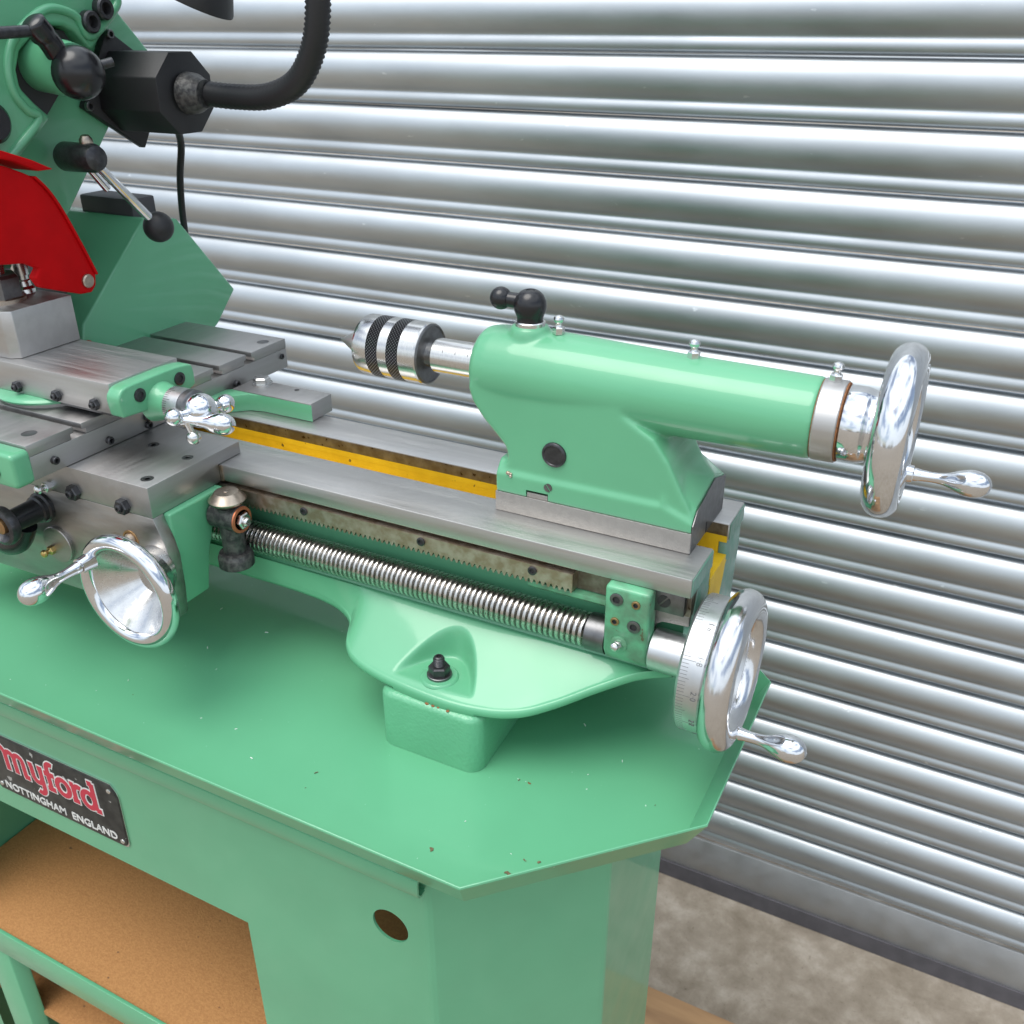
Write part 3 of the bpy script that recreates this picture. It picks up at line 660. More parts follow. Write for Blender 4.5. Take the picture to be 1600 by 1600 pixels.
for q in range(-2, 4):
    num = 20+2*q; k = 10*q; th = math.radians(173)+2*math.pi*k/125
    r_ = Vector((0, math.cos(th), math.sin(th))); t_ = Vector((0, -math.sin(th), math.cos(th)))
    bm = text_bm('%d\u00b7%d' % (num//10, num % 10), 5.0, .3, Vector((DX0+10.2, LY, LZ))+r_*(DR+.02), t_, (1, 0, 0), xs=1.0, offset=-.06); obj('numeral', bm, 'engraved', dial, smooth=False)
WX = 29.0
prof_ = [(-1.5, 12), (-3.0, 30)]
rim = []
for k in range(0, 25):
    an = math.radians(205-k*15.2); rim.append((WX+9.6*math.cos(an)*1.0, 41.2+9.8*math.sin(an)))
bm = N(); lathe(bm, (0, LY, LZ), (1, 0, 0), [(WX-8, 14)]+rim+[(WX+1, 31.4)], 96, caps=False); wh = obj('handwheel', bm, 'polished_alloy', ls, ang=50, label='polished handwheel rim')
bm = N(); lathe(bm, (0, LY, LZ), (1, 0, 0), [(WX+2, 31.7), (WX-6, 30), (WX-13, 25), (WX-15.5, 16), (WX-16, 0)], 72, caps=False); obj('wheel_dish', bm, 'satin_alloy', ls)
hd = Vector((0, -.16, -.98)).normalized()*41
bm = N(); lathe(bm, (WX, LY+hd.y, LZ+hd.z), (1, 0, 0), [(0, 6.6), (5, 5.8), (8, 5.6)], 32); obj('handle_boss', bm, 'chrome', ls)
bm = N(); machine_handle(bm, (WX+8.4, LY+hd.y, LZ+hd.z), (1, 0, 0), 43, 8.6); obj('handle', bm, 'chrome', ls, ang=60)
bm = N(); lathe(bm, (WX-15.5, LY, LZ), (1, 0, 0), [(0, 12), (9, 11), (10, 9), (10, 0)], 32); obj('hub_nut', bm, 'zinc', ls)

# ================================================================== TAILSTOCK
AY, AZ = 57.0, 91.0
ts = thing('tailstock', 'green tailstock casting standing on the right end of the bed', 'tailstock', (-80, 60, 0))
bms = []
bm = N(); lathe(bm, (0, AY, AZ), (1, 0, 0), [(-170, 0), (-170, 18), (-168.5, 22.5), (-165, 25.5), (-158, 27), (-140, 27.8), (-110, 27.6), (-75, 26.4), (-30, 25.0), (20, 24.3), (48.5, 23.8), (48.5, 0)], 72); bms.append(bm)
bm = N(); prism(bm, [(-160, 90), (-166, 88), (-167.5, 82), (-164.5, 73), (-157, 63), (-148, 54), (-140.5, 46), (-138.5, 38), (-142, 31), (-147, 27), (-147, 18), (-13, 18), (-13, 26), (-21, 40), (-30, 57), (-40, 70), (-62, 82), (-62, 88)], 'y', 31.2, 83); bms.append(bm)
bm = N(); prism(bm, [(29, 14), (29, 27.5), (33, 33), (36, 36), (84, 36), (98, 30), (98, 14)], 'x', -146.5, -30); bms.append(bm)     # flared foot
# tapering toe at the right end
bm = N(); A_ = [bm.verts.new(p) for p in ((-32, 29, 14), (-32, 29, 28), (-32, 34, 50), (-32, 84, 50), (-32, 98, 30), (-32, 98, 14))]
B_ = [bm.verts.new(p) for p in ((-10.8, 29, 14), (-10.8, 29, 20), (-10.8, 36, 28), (-10.8, 72, 36), (-10.8, 98, 26), (-10.8, 98, 14))]
bm.faces.new(A_); bm.faces.new(B_[::-1])
for i in range(6): bm.faces.new((A_[i], A_[(i+1) % 6], B_[(i+1) % 6], B_[i]))
bms.append(bm)
bm = N(); lathe(bm, (-134.5, AY-2, 108), (0, 0, 1), [(0, 15), (10, 13.5), (13.5, 12), (14.2, 11)], 32); bms.append(bm)
cut = N(); box(cut, -124, -108, 20, 60, 5, 19.5)
cut2 = N(); box(cut2, -200, 30, 0, 140, 0, 14.3)
cut3 = N(); box(cut3, -11.6, 20, 10, 130, 0, 45)
voxel('casting', bms, 'green_paint', ts, 1.0, 22, cuts=(cut, cut2, cut3), ang=35, factor=.5)
bm = N(); box(bm, -146.5, -11, 28.6, 98.5, .15, 14.2); box(bm, -123.6, -108.4, 29.4, 40, 14.2, 17.8); obj('base_plate', bm, 'cast_iron', ts, bevel=.5, bang=60)
bm = N(); prism(bm, [(28.8, .4), (98.3, .4), (98.3, 25.6), (72, 34), (37, 26.5), (29.4, 19)], 'x', -11.2, -10.6); obj('machined_end', bm, 'steel_dark', ts)
bm = N(); box(bm, -10.6, -10.2, 60, 61, .5, 8); obj('key_joint', bm, 'ink_shade', ts)
bm = N(); box(bm, -140, -20, 44.5, 77.5, -20, .2); obj('guide_block', bm, 'cast_iron', ts)
# side plug, screw
bm = N(); lathe(bm, (-105, 31.4, 47.5), (0, -1, 0), [(0, 8.5), (1.4, 8.3), (2.2, 7.4), (2.3, 6.7), (1.7, 6.3), (1.7, 3), (1.5, 0)], 40); obj('clamp_plug', bm, 'black_oxide', ts)
slot_screw(ts, (-108, 29.2, 24.4), (0, -1, 0), 2.9, .6, 'steel_dark', rot=2.2)
bm = N()
for k in range(5): sphere(bm, (-136+random.uniform(-2, 2), 29.1+random.uniform(-.2, .4), 28+random.uniform(-1, 1)), random.uniform(.7, 1.4), 8)
obj('paint_chip', bm, 'steel_rack', ts)
# clamping lever with two balls
bm = N(); lathe(bm, (-134.5, AY-2, 121), (0, 0, 1), [(0, 9.8), (3.2, 9.8), (3.8, 9.2)], 40); obj('lever_collar', bm, 'zinc', ts)
bm = N(); lathe(bm, (-134.5, AY-2, 124.7), (0, 0, 1), [(0, 8.4), (2, 8.4), (4, 9.0), (7, 10.2), (10, 10.5), (13, 10.1), (16.5, 8.3), (18.5, 6), (19.4, 4.2), (19.4, 3), (19, 2.8), (19, 0)], 40); lk = obj('clamp_lever', bm, 'black_plastic', ts, ang=50, label='black ball clamping lever')
bm = N(); dv = Vector((-1, -.08, .06)).normalized(); tube(bm, [Vector((-137, AY-2, 136))+dv*t for t in (0, 5, 10, 15)], [5.4, 5.0, 4.8, 4.6], 20); sphere(bm, Vector((-137, AY-2, 136))+dv*17.5, 7.2, 28); obj('small_ball', bm, 'black_plastic', lk, ang=60)
nipple(ts, (-115, AY-1, 118.6), (0, 0, 1), 1.15); nipple(ts, (-27.5, AY, 115.2), (0, 0, 1), 1.15); nipple(ts, (54.5, AY, 114.2), (.05, 0, 1), 1.1)
# quill, thrust collar, handwheel
bm = N(); lathe(bm, (0, AY, AZ), (1, 0, 0), [(-205, 8), (-205, 11.2), (-204.2, 12), (-150, 12)], 64); ql = obj('quill', bm, 'steel_bright', ts, label='bright steel quill with engraved scale')
bm = N()
for i in range(24):
    X = -176-i*1.2; L = (7.5 if i % 8 == 0 else (5.2 if i % 4 == 0 else 3.4))*.0175*4.2
    for j in range(4):
        t0 = math.radians(118)+L*j/4; t1 = math.radians(118)+L*(j+1)/4; vs = []
        for t in (t0, t1):
            for q in (-.2, .2):
                for r_ in (11.9, 12.06): vs.append(bm.verts.new((X+q, AY+r_*math.cos(t), AZ+r_*math.sin(t))))
        for f in ((0, 1, 3, 2), (4, 6, 7, 5), (0, 4, 5, 1), (2, 3, 7, 6), (1, 5, 7, 3), (0, 2, 6, 4)): bm.faces.new([vs[i_] for i_ in f])
obj('graduations', bm, 'ink_shade', ql, smooth=False)
bm = N(); lathe(bm, (0, AY, AZ), (1, 0, 0), [(48.7, 20), (48.7, 23.2), (49.3, 23.6), (61, 23.6), (61.6, 23.2), (61.6, 20)], 72); obj('thrust_collar', bm, 'steel', ts, ang=30)
bm = N(); lathe(bm, (0, AY, AZ), (1, 0, 0), [(48.2, 22.8), (48.9, 22.8)], 64); lathe(bm, (0, AY, AZ), (1, 0, 0), [(61.4, 22.7), (62.4, 22.7)], 64); obj('rust_ring', bm, 'rust_fleck', ts)
WX2 = 90.5; rim = []
for k in range(0, 23):
    an = math.radians(200-k*16); rim.append((WX2+9.8*math.cos(an), 39.2+9.8*math.sin(an)))
hubp = [(62.3, 16), (62.3, 21.2), (63, 21.8), (72, 21.8), (75, 21.2), (77.5, 20.2), (79.5, 20.6), (81.5, 23), (83, 27), (84, 32)]
bm = N(); lathe(bm, (0, AY, AZ), (1, 0, 0), hubp+rim[1:]+[(WX2+3, 29), (WX2-3, 25), (WX2-7, 16), (WX2-7.5, 0)], 96); obj('handwheel', bm, 'chrome', ts, ang=50, label='chrome tailstock handwheel')
hd = Vector((0, .35, -.94)).normalized()*32
hd = Vector((0, 22, -33))
bm = N(); lathe(bm, (WX2+4, AY+hd.y, AZ+hd.z), (1, 0, 0), [(0, 6), (6, 5.3), (8.3, 5.0)], 28); obj('handle_boss', bm, 'chrome', ts)
bm = N(); machine_handle(bm, (WX2+12.5, AY+hd.y, AZ+hd.z), (1, 0, .02), 42, 7.9); obj('handle', bm, 'chrome', ts, ang=60)

# ------------------------------------------------------------------ live centre held in the quill
lc = thing('live_centre', 'round revolving lathe centre with pointed tip and two knurled black bands', 'lathe centre', (-235, AY, AZ))
bm = N(); lathe(bm, (0, AY, AZ), (1, 0, 0), [(-286, 0), (-285.6, .4), (-268.5, 9.6), (-262.5, 10)], 48); obj('point', bm, 'steel', lc, ang=50, label='conical bright steel point')
bm = N(); lathe(bm, (0, AY, AZ), (1, 0, 0), [(-263, 12), (-263, 18.4), (-261.8, 20.3), (-259.5, 21.2), (-250.2, 21.2), (-250.2, 20.5), (-240.6, 20.5), (-240.6, 21.2), (-233.6, 21.2), (-233.6, 20.5), (-224.2, 20.5), (-224.2, 21.2), (-212, 21.2), (-211, 20.6)], 72)
obj('body', bm, 'steel_bright', lc, ang=30)
for x0, x1 in ((-250, -240.8), (-233.4, -224.4)):
    bm = N(); lathe(bm, (x0, AY, AZ), (1, 0, 0), [(0, 21.3), (x1-x0, 21.3)], 96, uv=True); obj('knurled_band', bm, 'knurled', lc)
bm = N(); lathe(bm, (0, AY, AZ), (1, 0, 0), [(-211, 20.5), (-210.6, 20.5), (-209.8, 19.6), (-209.8, 18.8), (-210.3, 18.6), (-210.3, 8)], 64); obj('rear_face', bm, 'steel_dark', lc, ang=30)
bm = N(); lathe(bm, (0, AY, AZ), (1, 0, 0), [(-210.8, 9.2), (-207.5, 8.8), (-205, 8.8)], 40); obj('shank', bm, 'steel_bright', lc)

# ================================================================== SADDLE AND APRON
sd_ = thing('saddle', 'steel saddle and apron on the bed with green casing and chrome handwheel', 'lathe saddle', (-460, 0, -30))
bm = N(); prism(bm, [(-69, -13.6), (-69, 10), (23, 10), (23, .3), (-1.2, .3), (-1.2, -13.6)], 'x', -640, -363.6); top = obj('wing', bm, 'steel_cross', sd_, bevel=.5)
bm = N(); box(bm, -640, -438, 23.1, 140, .3, 9.9); obj('bridge', bm, 'steel_cross', sd_, bevel=.4)
for x, y, r_ in ((-416, -11.5, 4.2), (-376.3, -17.6, 4.2), (-375.3, -57.4, 4.6)):
    bm = N(); lathe(bm, (x, y, 10), (0, 0, 1), [(0, r_), (.12, r_), (.12, r_*.78), (.05, r_*.75), (.12, r_*.7), (.12, r_*.42), (-0.0, r_*.38), (-.0, 0)], 28); obj('plug_screw', bm, 'steel_dark', top)
# apron front plate
ap = [(-640, -13.7), (-364, -13.7), (-362, -20), (-357, -32), (-354.4, -44), (-354.8, -70), (-357, -92), (-359, -95), (-363, -95), (-372, -88), (-400, -92), (-430, -97), (-640, -101)]
bm = N(); prism(bm, ap, 'y', -69, -59); apron = obj('apron_plate', bm, 'steel_apron', sd_, bevel=.6)
bms = []; bm = N(); prism(bm, [(-58.9, -14), (-6, -14), (-4, -17), (-5, -24), (-20, -40), (-28, -60), (-34, -88), (-58.9, -88)], 'x', -640, -358.5)
obj('apron_casing', bm, 'green_paint', sd_, bevel=5, seg=4, ang=60)
for x in (-438.3, -389.3): stud_nut(sd_, (x, -69, -8.9), (0, -1, 0), 6.0, 5, 3.0, 3.2)
for x, z, r_ in ((-476, -65, 0),): nipple(sd_, (x, -71.5, z), (0, -1, 0), 1.05, 'brass')
bm = N(); lathe(bm, (-470, -69, -60), (0, -1, 0), [(0, 15), (2.5, 15), (3, 14.5)], 40); obj('boss_disc', bm, 'steel_apron', sd_)
bm = N(); lathe(bm, (-390, -69, -36.3), (0, -1, 0), [(0, 7.4), (.8, 7.2), (.8, 6), (.2, 5.6)], 32); pg = obj('bronze_ring', bm, 'bronze', sd_)
bm = N(); lathe(bm, (-390, -69, -36.3), (0, -1, 0), [(0, 5.4), (2, 5), (3, 3.4), (2.4, 2), (2.4, 0)], 28); obj('plug', bm, 'steel_rack', pg)
nipple(sd_, (-466, -69, -10.5), (0, -1, .1), 1.2)
# black feed knob at the left
bm = N(); lathe(bm, (-478, -69, -30), (0, -1, 0), [(0, 12), (3, 12), (4, 10.5), (7, 10.5), (8, 9), (30, 8.5)], 32); kn = obj('feed_knob', bm, 'black_plastic', sd_, label='black feed lever knob')
bm = N(); lathe(bm, (-478, -99, -30), (0, -1, 0), [(0, 8.5), (1, 14), (5, 15), (8, 14), (9, 11.5), (7.5, 10.5), (5, 8), (5, 0)], 40); obj('knob_ring', bm, 'black_oxide', kn)
bm = N(); lathe(bm, (-478, -104, -30), (0, -1, 0), [(0, 6), (3, 5.5), (3.6, 3), (3.6, 0)], 24); obj('knob_screw', bm, 'bronze', kn)
bm = N(); tube(bm, spline([(-484, -84, -40), (-492, -86, -54), (-505, -86, -60), (-520, -84, -58)], 6), [9]*19, 16); obj('lever_arm', bm, 'black_plastic', kn)
# apron handwheel (axis along -y)
HX_, HZ_, HY_ = -357, -50.5, -104.5
bm = N(); lathe(bm, (HX_-10, -69, HZ_-2), (0, -1, 0), [(0, 17), (1, 17.4), (15, 17.4), (16, 16.5), (16, 8)], 48); obj('wheel_hub', bm, 'chrome_satin', sd_)
rim = []
for k in range(0, 21):
    an = math.radians(190-k*15.5); rim.append((9+6.0*math.cos(an), 37.2+5.6*math.sin(an)))
bm = N(); lathe(bm, (HX_, HY_+8, HZ_), (0, -1, 0), [(-19, 9), (-17, 16), (2, 31)]+rim[1:]+[(13.0, 33.6), (12, 32.8), (11, 32.4)], 96, caps=False); obj('handwheel', bm, 'chrome', sd_, ang=50, label='chrome apron handwheel')
bm = N(); lathe(bm, (HX_, HY_+8, HZ_), (0, -1, 0), [(11.2, 32.6), (-16, 8.5), (-17.5, 7), (-17.5, 0)], 72, caps=False); obj('wheel_dish', bm, 'chrome_satin', sd_, label='conical satin wheel dish')
socket_screw(sd_, (HX_, HY_+25.4, HZ_), (0, -1, 0), 4.8, 4, 'steel_rack', 'hub_screw')
hx, hz = -33.5*math.cos(math.radians(35)), 33.5*math.sin(math.radians(35))
bm = N(); lathe(bm, (HX_+hx, HY_-4, HZ_+hz), (0, -1, 0), [(0, 6.4), (6, 5.6), (10, 5.4)], 28); obj('handle_boss', bm, 'chrome', sd_)
bm = N(); machine_handle(bm, (HX_+hx, HY_-14.2, HZ_+hz), (0, -1, 0), 46, 8.6); obj('handle', bm, 'chrome', sd_, ang=60)
# thread dial indicator at the right of the apron
td = (-345.0, -17.0)
bm = N(); cyl(bm, (-358, -17, -31), (-333, -17, -31), 10.4, 32, 1.2); cyl(bm, (td[0]+1, td[1], -60), (td[0]+1, td[1], -22), 8.4, 32); tdi = obj('thread_dial', bm, 'black_worn', sd_, ang=40, label='worn black thread dial indicator')
bm = N(); lathe(bm, (td[0]+1, td[1], -21.5), (0, 0, 1), [(0, 8), (2, 11.5), (4, 13.4), (5.2, 13.8), (6, 13.2), (9.6, 9.6), (11, 8.6), (11.3, 7), (11.3, 2.2), (11.7, 2), (11.7, 0)], 40); obj('dial_cap', bm, 'dial_brass', tdi)
bm = N(); lathe(bm, (td[0]+1, td[1], -72), (0, 0, 1), [(0, 12), (1, 13.2), (8.4, 13.2), (9, 12.8), (11.6, 11.8), (12, 8)], 40); obj('dial_gear', bm, 'black_worn', tdi)
bm = N(); lathe(bm, (-333, -17.3, -31), (1, 0, 0), [(0, 10.2), (1, 9.9), (1.2, 7.8), (-.4, 7.6), (-.4, 0)], 32); obj('copper_ring', bm, 'copper', tdi)
bm = N(); hexa(bm, (-334, -17.5, -31), (1, 0, 0), 6.4, 5.4); lathe(bm, (-329, -18.5, -31), (1, 0, 0), [(0, 3.6), (2.5, 3.5), (4, 2.6), (4, 0)], 20); obj('bolt_head', bm, 'zinc', tdi, ang=20)
# rear wing with green arm
bm = N(); box(bm, -436, -354, 98, 126, .4, 15.5); rw = obj('rear_wing', bm, 'steel_cross', sd_, bevel=.5, bang=60)
bm = N(); prism(bm, [(-353, 97.9), (-404, 97.9), (-416, 95), (-428, 84), (-436, 70), (-441, 60), (-441, 95), (-434, 102), (-353, 98.0)], 'z', .5, 14.6); obj('wing_arm', bm, 'green_paint', sd_, bevel=.02)
bm = N(); hexa(bm, (-421, 118.7, 15.6), (0, 0, 1), 7.4, 6.4); lathe(bm, (-421, 118.7, 15.3), (0, 0, 1), [(0, 8.8), (1.6, 8.8)], 28); obj('wing_bolt', bm, 'zinc', sd_, ang=20)
bm = N(); lathe(bm, (-385, 120, 15.5), (0, 0, 1), [(0, 2.2), (.15, 2.2), (.15, 1.4), (.02, 1.3), (.02, 0)], 16); obj('wing_screw', bm, 'ink_shade', sd_)
bm = N(); box(bm, -363.6, -361.2, -1.0, 6, -13, -.4); obj('wiper', bm, 'steel_rack', sd_)

# ------------------------------------------------------------------ cross slide
cs = thing('cross_slide', 'long steel cross slide with T-slots lying across the saddle', 'cross slide', (-480, 40, 10))
CX0, CX1 = -560.0, -441.0
bm = N(); box(bm, CX0, CX1, -97, 177, 10.4, 28.0); body = obj('slide_body', bm, 'steel_cross', cs, bevel=.5)
# strips of the top between slots
slots = [-54, 50.0, 88.0, 128.0]; edges = [-97]+[v for s_ in slots for v in (s_-3.4, s_+3.4)]+[177]
for i in range(0, len(edges), 2):
    bm = N(); y0, y1 = edges[i], edges[i+1]
    yy0 = y0+3.2 if i > 0 else y0; yy1 = y1-3.2 if i < len(edges)-2 else y1
    prism(bm, [(yy0, 28.05), (yy1, 28.05), (yy1, 32), (y1, 32), (y1, 36.8), (y0, 36.8), (y0, 32), (yy0, 32)], 'x', CX0, CX1); obj('top_strip', bm, 'steel_cross', cs, bevel=.45)
for x, y in ((-452, 160), (-458, -80)):
    bm = N(); lathe(bm, (x, y, 36.8), (0, 0, 1), [(0, 5.4), (.1, 5.4), (.1, 4.6), (.02, 4.4), (.02, 0)], 32); obj('dowel_plug', bm, 'steel_dark', cs)
for y, z in ((-78, 19), (8, 21), (8, 14.5), (62, 16), (108, 16), (-30, 16)): socket_screw(cs, (CX1, y, z), (1, 0, 0), 3.0, 3.2, 'black_oxide', 'gib_screw')
socket_screw(cs, (CX1, 170, 22), (1, 0, 0), 2.6, 1.2, 'black_oxide', 'gib_screw')
bm = N(); prism(bm, roundrect(-520, -437, 10.6, 35.6, 4), 'y', -112, -97.3); bp_ = obj('end_block', bm, 'green_paint', cs, bevel=2.5, seg=3, ang=60)
socket_screw(bp_, (-456, -112, 21), (0, -1, 0), 4, .8)

# ------------------------------------------------------------------ top slide
tp = thing('top_slide', 'steel compound slide with green end plate and chrome ball handle', 'top slide', (-490, -9, 37))
TX1, TY0, TY1, TZ0, TZ1 = -414.5, -42, 23.5, 45, 68
bm = N(); box(bm, -600, TX1, TY0, TY1, TZ0, TZ1); obj('slide_body', bm, 'steel', tp, bevel=.6)
bm = N(); lathe(bm, (-512, -9, 36.9), (0, 0, 1), [(0, 40), (3, 40), (3.2, 38.8)], 72); obj('swivel_base', bm, 'cast_iron', tp)
bm = N(); lathe(bm, (-512, -9, 40.2), (0, 0, 1), [(0, 42.5), (.5, 44), (2, 44.6), (3.5, 43.5), (4.7, 40.5)], 72); obj('swivel_ring', bm, 'green_paint', tp)
for x in (-512, -470, -431): stud_nut(tp, (x, TY0, 50.5), (0, -1, 0), 4.3, 3.6, 2.3, 2.6)
bm = N(); box(bm, -560, -418, -36, 18, 40, 44.9); obj('lower_slide', bm, 'steel_dark', tp, bevel=.5)
ep = [(-45, 45.5), (-20, 43.5), (-2, 41.5), (12, 44), (24.5, 48), (26, 52), (25.5, 62), (21, 65.5), (5, 67), (-20, 67), (-38, 66.5), (-44, 63.5), (-46.5, 58)]
ep = [(p.x, p.y) for p in spline([(y, z, 0) for y, z in ep]+[(ep[0][0], ep[0][1], 0)], 4)][:-1]
bm = N(); prism(bm, ep, 'x', TX1+.1, TX1+13); epo = obj('end_plate', bm, 'green_paint', tp, bevel=2.4, seg=3, ang=60, label='green end plate with two screws')
for y in (-28, 10.5): socket_screw(epo, (TX1+13, y, 57.5), (1, 0, 0), 5, .8, 'black_oxide')
HYc, HZc = -8.5, 46.5
bm = N(); lathe(bm, (TX1+8, HYc, HZc), (1, 0, 0), [(0, 16), (5, 14.5), (10, 13), (15, 12.3), (17, 12)], 48); obj('screw_boss', bm, 'green_paint', epo)
bm = N(); lathe(bm, (TX1+25.2, HYc, HZc), (1, 0, 0), [(0, 12), (0, 12.8), (13, 12.8), (13.4, 12)], 60); cd = obj('collar_dial', bm, 'satin_alloy', tp, ang=30)
bm = N()
for k in range(50):
    th = 2*math.pi*k/50; L = 6 if k % 5 == 0 else 3.6; r_ = Vector((0, math.cos(th), math.sin(th))); t_ = Vector((0, -math.sin(th), math.cos(th))); c0 = Vector((TX1+25.4, HYc, HZc))+r_*12.7
    A_ = [bm.verts.new(c0+Vector((x, 0, 0))+t_*q+r_*.16) for x, q in ((0, -.16), (L, -.16), (L, .16), (0, .16))]; bm.faces.new(A_)
obj('graduations', bm, 'ink_shade', cd, smooth=False)
bm = N(); lathe(bm, (TX1+38.6, HYc, HZc), (1, 0, 0), [(0, 12.4), (.8, 13), (5.5, 13), (6.5, 12), (7.5, 9)], 60); obj('thimble', bm, 'steel_dark', tp, ang=30)
hub = Vector((TX1+49, HYc, HZc-1))
bm = N(); sphere(bm, hub, 12.6, 36); bh = obj('ball_hub', bm, 'chrome', tp, ang=60)
dh = Vector((.22, .95, -.05)).normalized()
bm = N(); tube(bm, [hub+dh*t for t in (8, 13, 17)], [4.5, 3.6, 3.4], 20); sphere(bm, hub+dh*21, 7, 28); obj('small_ball', bm, 'chrome', bh, ang=60)
bm = N(); tube(bm, [hub-dh*t for t in (6, 12, 18)], [5.5, 4.2, 4], 20); sphere(bm, hub-dh*21, 6.5, 28); obj('arm_ball', bm, 'chrome', bh, ang=60)
bm = N(); machine_handle(bm, hub-dh*19+Vector((0, 2, -3)), (.90, .42, -.1), 40, 7.8); obj('handle', bm, 'chrome', bh, ang=60)
bm = N(); st = hub-dh*19+Vector((6, 3, -4)); tube(bm, [st, st+Vector((2, 1, -8))], [2.6, 2.2], 16); sphere(bm, st+Vector((2.6, 1.4, -12)), 5.2, 24); obj('lock_ball', bm, 'zinc', bh, ang=60)

# ------------------------------------------------------------------ tool post
tl = thing('tool_post', 'grey steel tool post block with hexagon nut on the top slide', 'tool post', (-555, -8, 68))
bm = N(); prism(bm, [(-600, -36), (-523, -36), (-516, -31), (-516, 23), (-600, 23)], 'z', 68.2, 104); obj('block', bm, 'steel', tl, bevel=.8, bang=30)
bm = N(); lathe(bm, (-549, -12, 104), (0, 0, 1), [(0, 17), (2.6, 17), (3, 16)], 36); obj('washer', bm, 'dial_brass', tl)
bm = N(); hexa(bm, (-549, -12, 107), (0, 0, 1), 15.5, 17); nu = obj('hex_nut', bm, 'steel_dark', tl, ang=20)
bm = N(); pr_ = []
for i in range(9): pr_ += [(i*1.5, 6.6), (i*1.5+.75, 5.8)]
pr_ += [(14.5, 5.2), (15, 4), (15, 0)]
lathe(bm, (-549, -12, 122), (0, 0, 1), pr_, 28); obj('stud', bm, 'zinc', nu, ang=30)
bm = N(); lathe(bm, (-556, 13, 104), (0, 0, 1), [(0, 9), (3, 8.5), (5, 6.5), (9, 6), (10, 5), (13, 5), (13.5, 6.2), (23, 6.2), (24, 5.4), (24, 0)], 24); obj('clamp_screw', bm, 'zinc', tl, ang=35)

# ================================================================== HEADSTOCK SIDE
hs = thing('headstock', 'green headstock guard and drive covers behind the tool post', 'headstock', (-640, 80, 0))
bm = N(); prism(bm, [(161.7, 326), (158.9, 298.3), (188.7, 265.3), (177.1, 258.8), (136.2, 221.7), (71.6, 153.1), (21.2, 119.6), (-31, 130.5), (-20, 326)], 'x', -820, -560); obj('drive_cover', bm, 'green_paint', hs, bevel=2.5, seg=3, ang=60)
bm = N(); prism(bm, [(147.2, 137.6), (186, 131.0), (248, 51.7), (219.3, 24.3), (177, .3), (49.5, 18), (62.8, 63.9)], 'x', -820, -560); obj('motor_cover', bm, 'green_paint', hs, bevel=2, seg=3, ang=60, label='green tilted motor cover')
cvp = [(147, 330), (141.3, 304.9), (103.5, 271.9), (90.6, 285.4), (81.1, 289.3), (69.9, 289.8), (54.4, 283.8), (39.8, 273.7), (33.7, 261.5), (33.7, 249.7), (42.4, 239.7), (54.6, 228.2), (18.5, 202.3), (-6.7, 169.9), (-36.1, 174.5), (-10, 330)]
bm = N(); prism(bm, cvp, 'x', -559.8, -535); cvo = obj('front_cover', bm, 'green_paint', hs, bevel=3.5, seg=3, ang=60)
# raised rib round the cut-out
rb = [(134, 312), (134, 303), (104, 282), (94, 295), (82, 300), (68, 300.5), (51, 293), (34, 280), (26, 264), (26, 247), (34, 235), (42, 227.5), (8, 203)]
bm = N(); tube(bm, spline([(-535, y, z) for y, z in rb], 5), 3.4, 12); obj('rib', bm, 'green_paint', cvo, ang=80)
bm = N(); prism(bm, [(58, 229), (100, 268), (88, 286), (60, 290), (36, 272), (34, 250)], 'x', -559.7, -545); obj('recess_shade', bm, 'ink_shade', hs)  # near-black plate standing in for the shade inside the cut-out
bm = N(); lathe(bm, (-559, 64, 266), (1, -.12, -.09), [(0, 20), (44, 19), (54, 18)], 48); obj('shaft_boss', bm, 'green_paint', hs)
bm = N(); sphere(bm, (-500, 56, 259.5), 18.5, 36); cap = obj('clutch_boss', bm, 'black_plastic', hs, ang=60, label='black clutch lever boss')
bm = N(); tube(bm, spline([(-508, 50, 268), (-508, 44, 279), (-508, 36, 288), (-508, 31, 294)], 5), [8]*8+[9]*6+[7, 4], 20); obj('lever_arm', bm, 'black_plastic', cap, ang=60)
bm = N(); tube(bm, [(-508, 34, 287), (-508, -60, 284)], 4.0, 16); obj('lever_rod', bm, 'black_oxide', cap)
bm = N(); tube(bm, [(-500, 66, 262), (-492, 82, 266)], 3.4, 14); obj('lever_pin', bm, 'black_oxide', cap)
for y, z in ((103, 292), (118, 301)): socket_screw(hs, (-535, y, z), (1, 0, 0), 8, 7, 'black_oxide')
bm = N(); lathe(bm, (-534, 2, 229), (1, 0, 0), [(0, 14), (3, 14), (6, 11), (6, 0)], 28); obj('cover_knob', bm, 'black_plastic', hs)
bm = N(); lathe(bm, (-559, 118, 300), (1, 0, 0), [(0, 9), (6, 9), (7, 8)], 20); obj('spacer', bm, 'grime', hs)
bm = N(); box(bm, -640, -575, 150, 178, 128, 152); obj('switch_bracket', bm, 'rubber', hs, bevel=2)
# belt lever
bm = N(); lathe(bm, (-545, 66, 199), (1, -.12, .03), [(0, 9.5), (3, 11), (38, 10.6), (42, 9), (44, 5), (44, 0)], 36); lv = obj('lever_boss', bm, 'black_oxide', hs, ang=40)
p0, p1 = Vector((-510, 68, 192)), Vector((-508, 108, 147))
bm = N(); tube(bm, [p0, p1], 3.6, 20); obj('lever_rod', bm, 'chrome', lv)
bm = N(); tube(bm, [p0+Vector((-14, 0, 1)), p0+Vector((-10, 12, -18))], 3.0, 16); obj('lever_stub', bm, 'chrome', lv)
bm = N(); sphere(bm, p1+(p1-p0).normalized()*9, 12.4, 36); obj('lever_ball', bm, 'black_matt', lv, ang=60)
bm = N(); lathe(bm, (-515, 64, 208), (.1, -.1, 1), [(0, 5), (5, 5), (8, 3), (8, 0)], 20); obj('boss_screw', bm, 'dial_brass', lv)
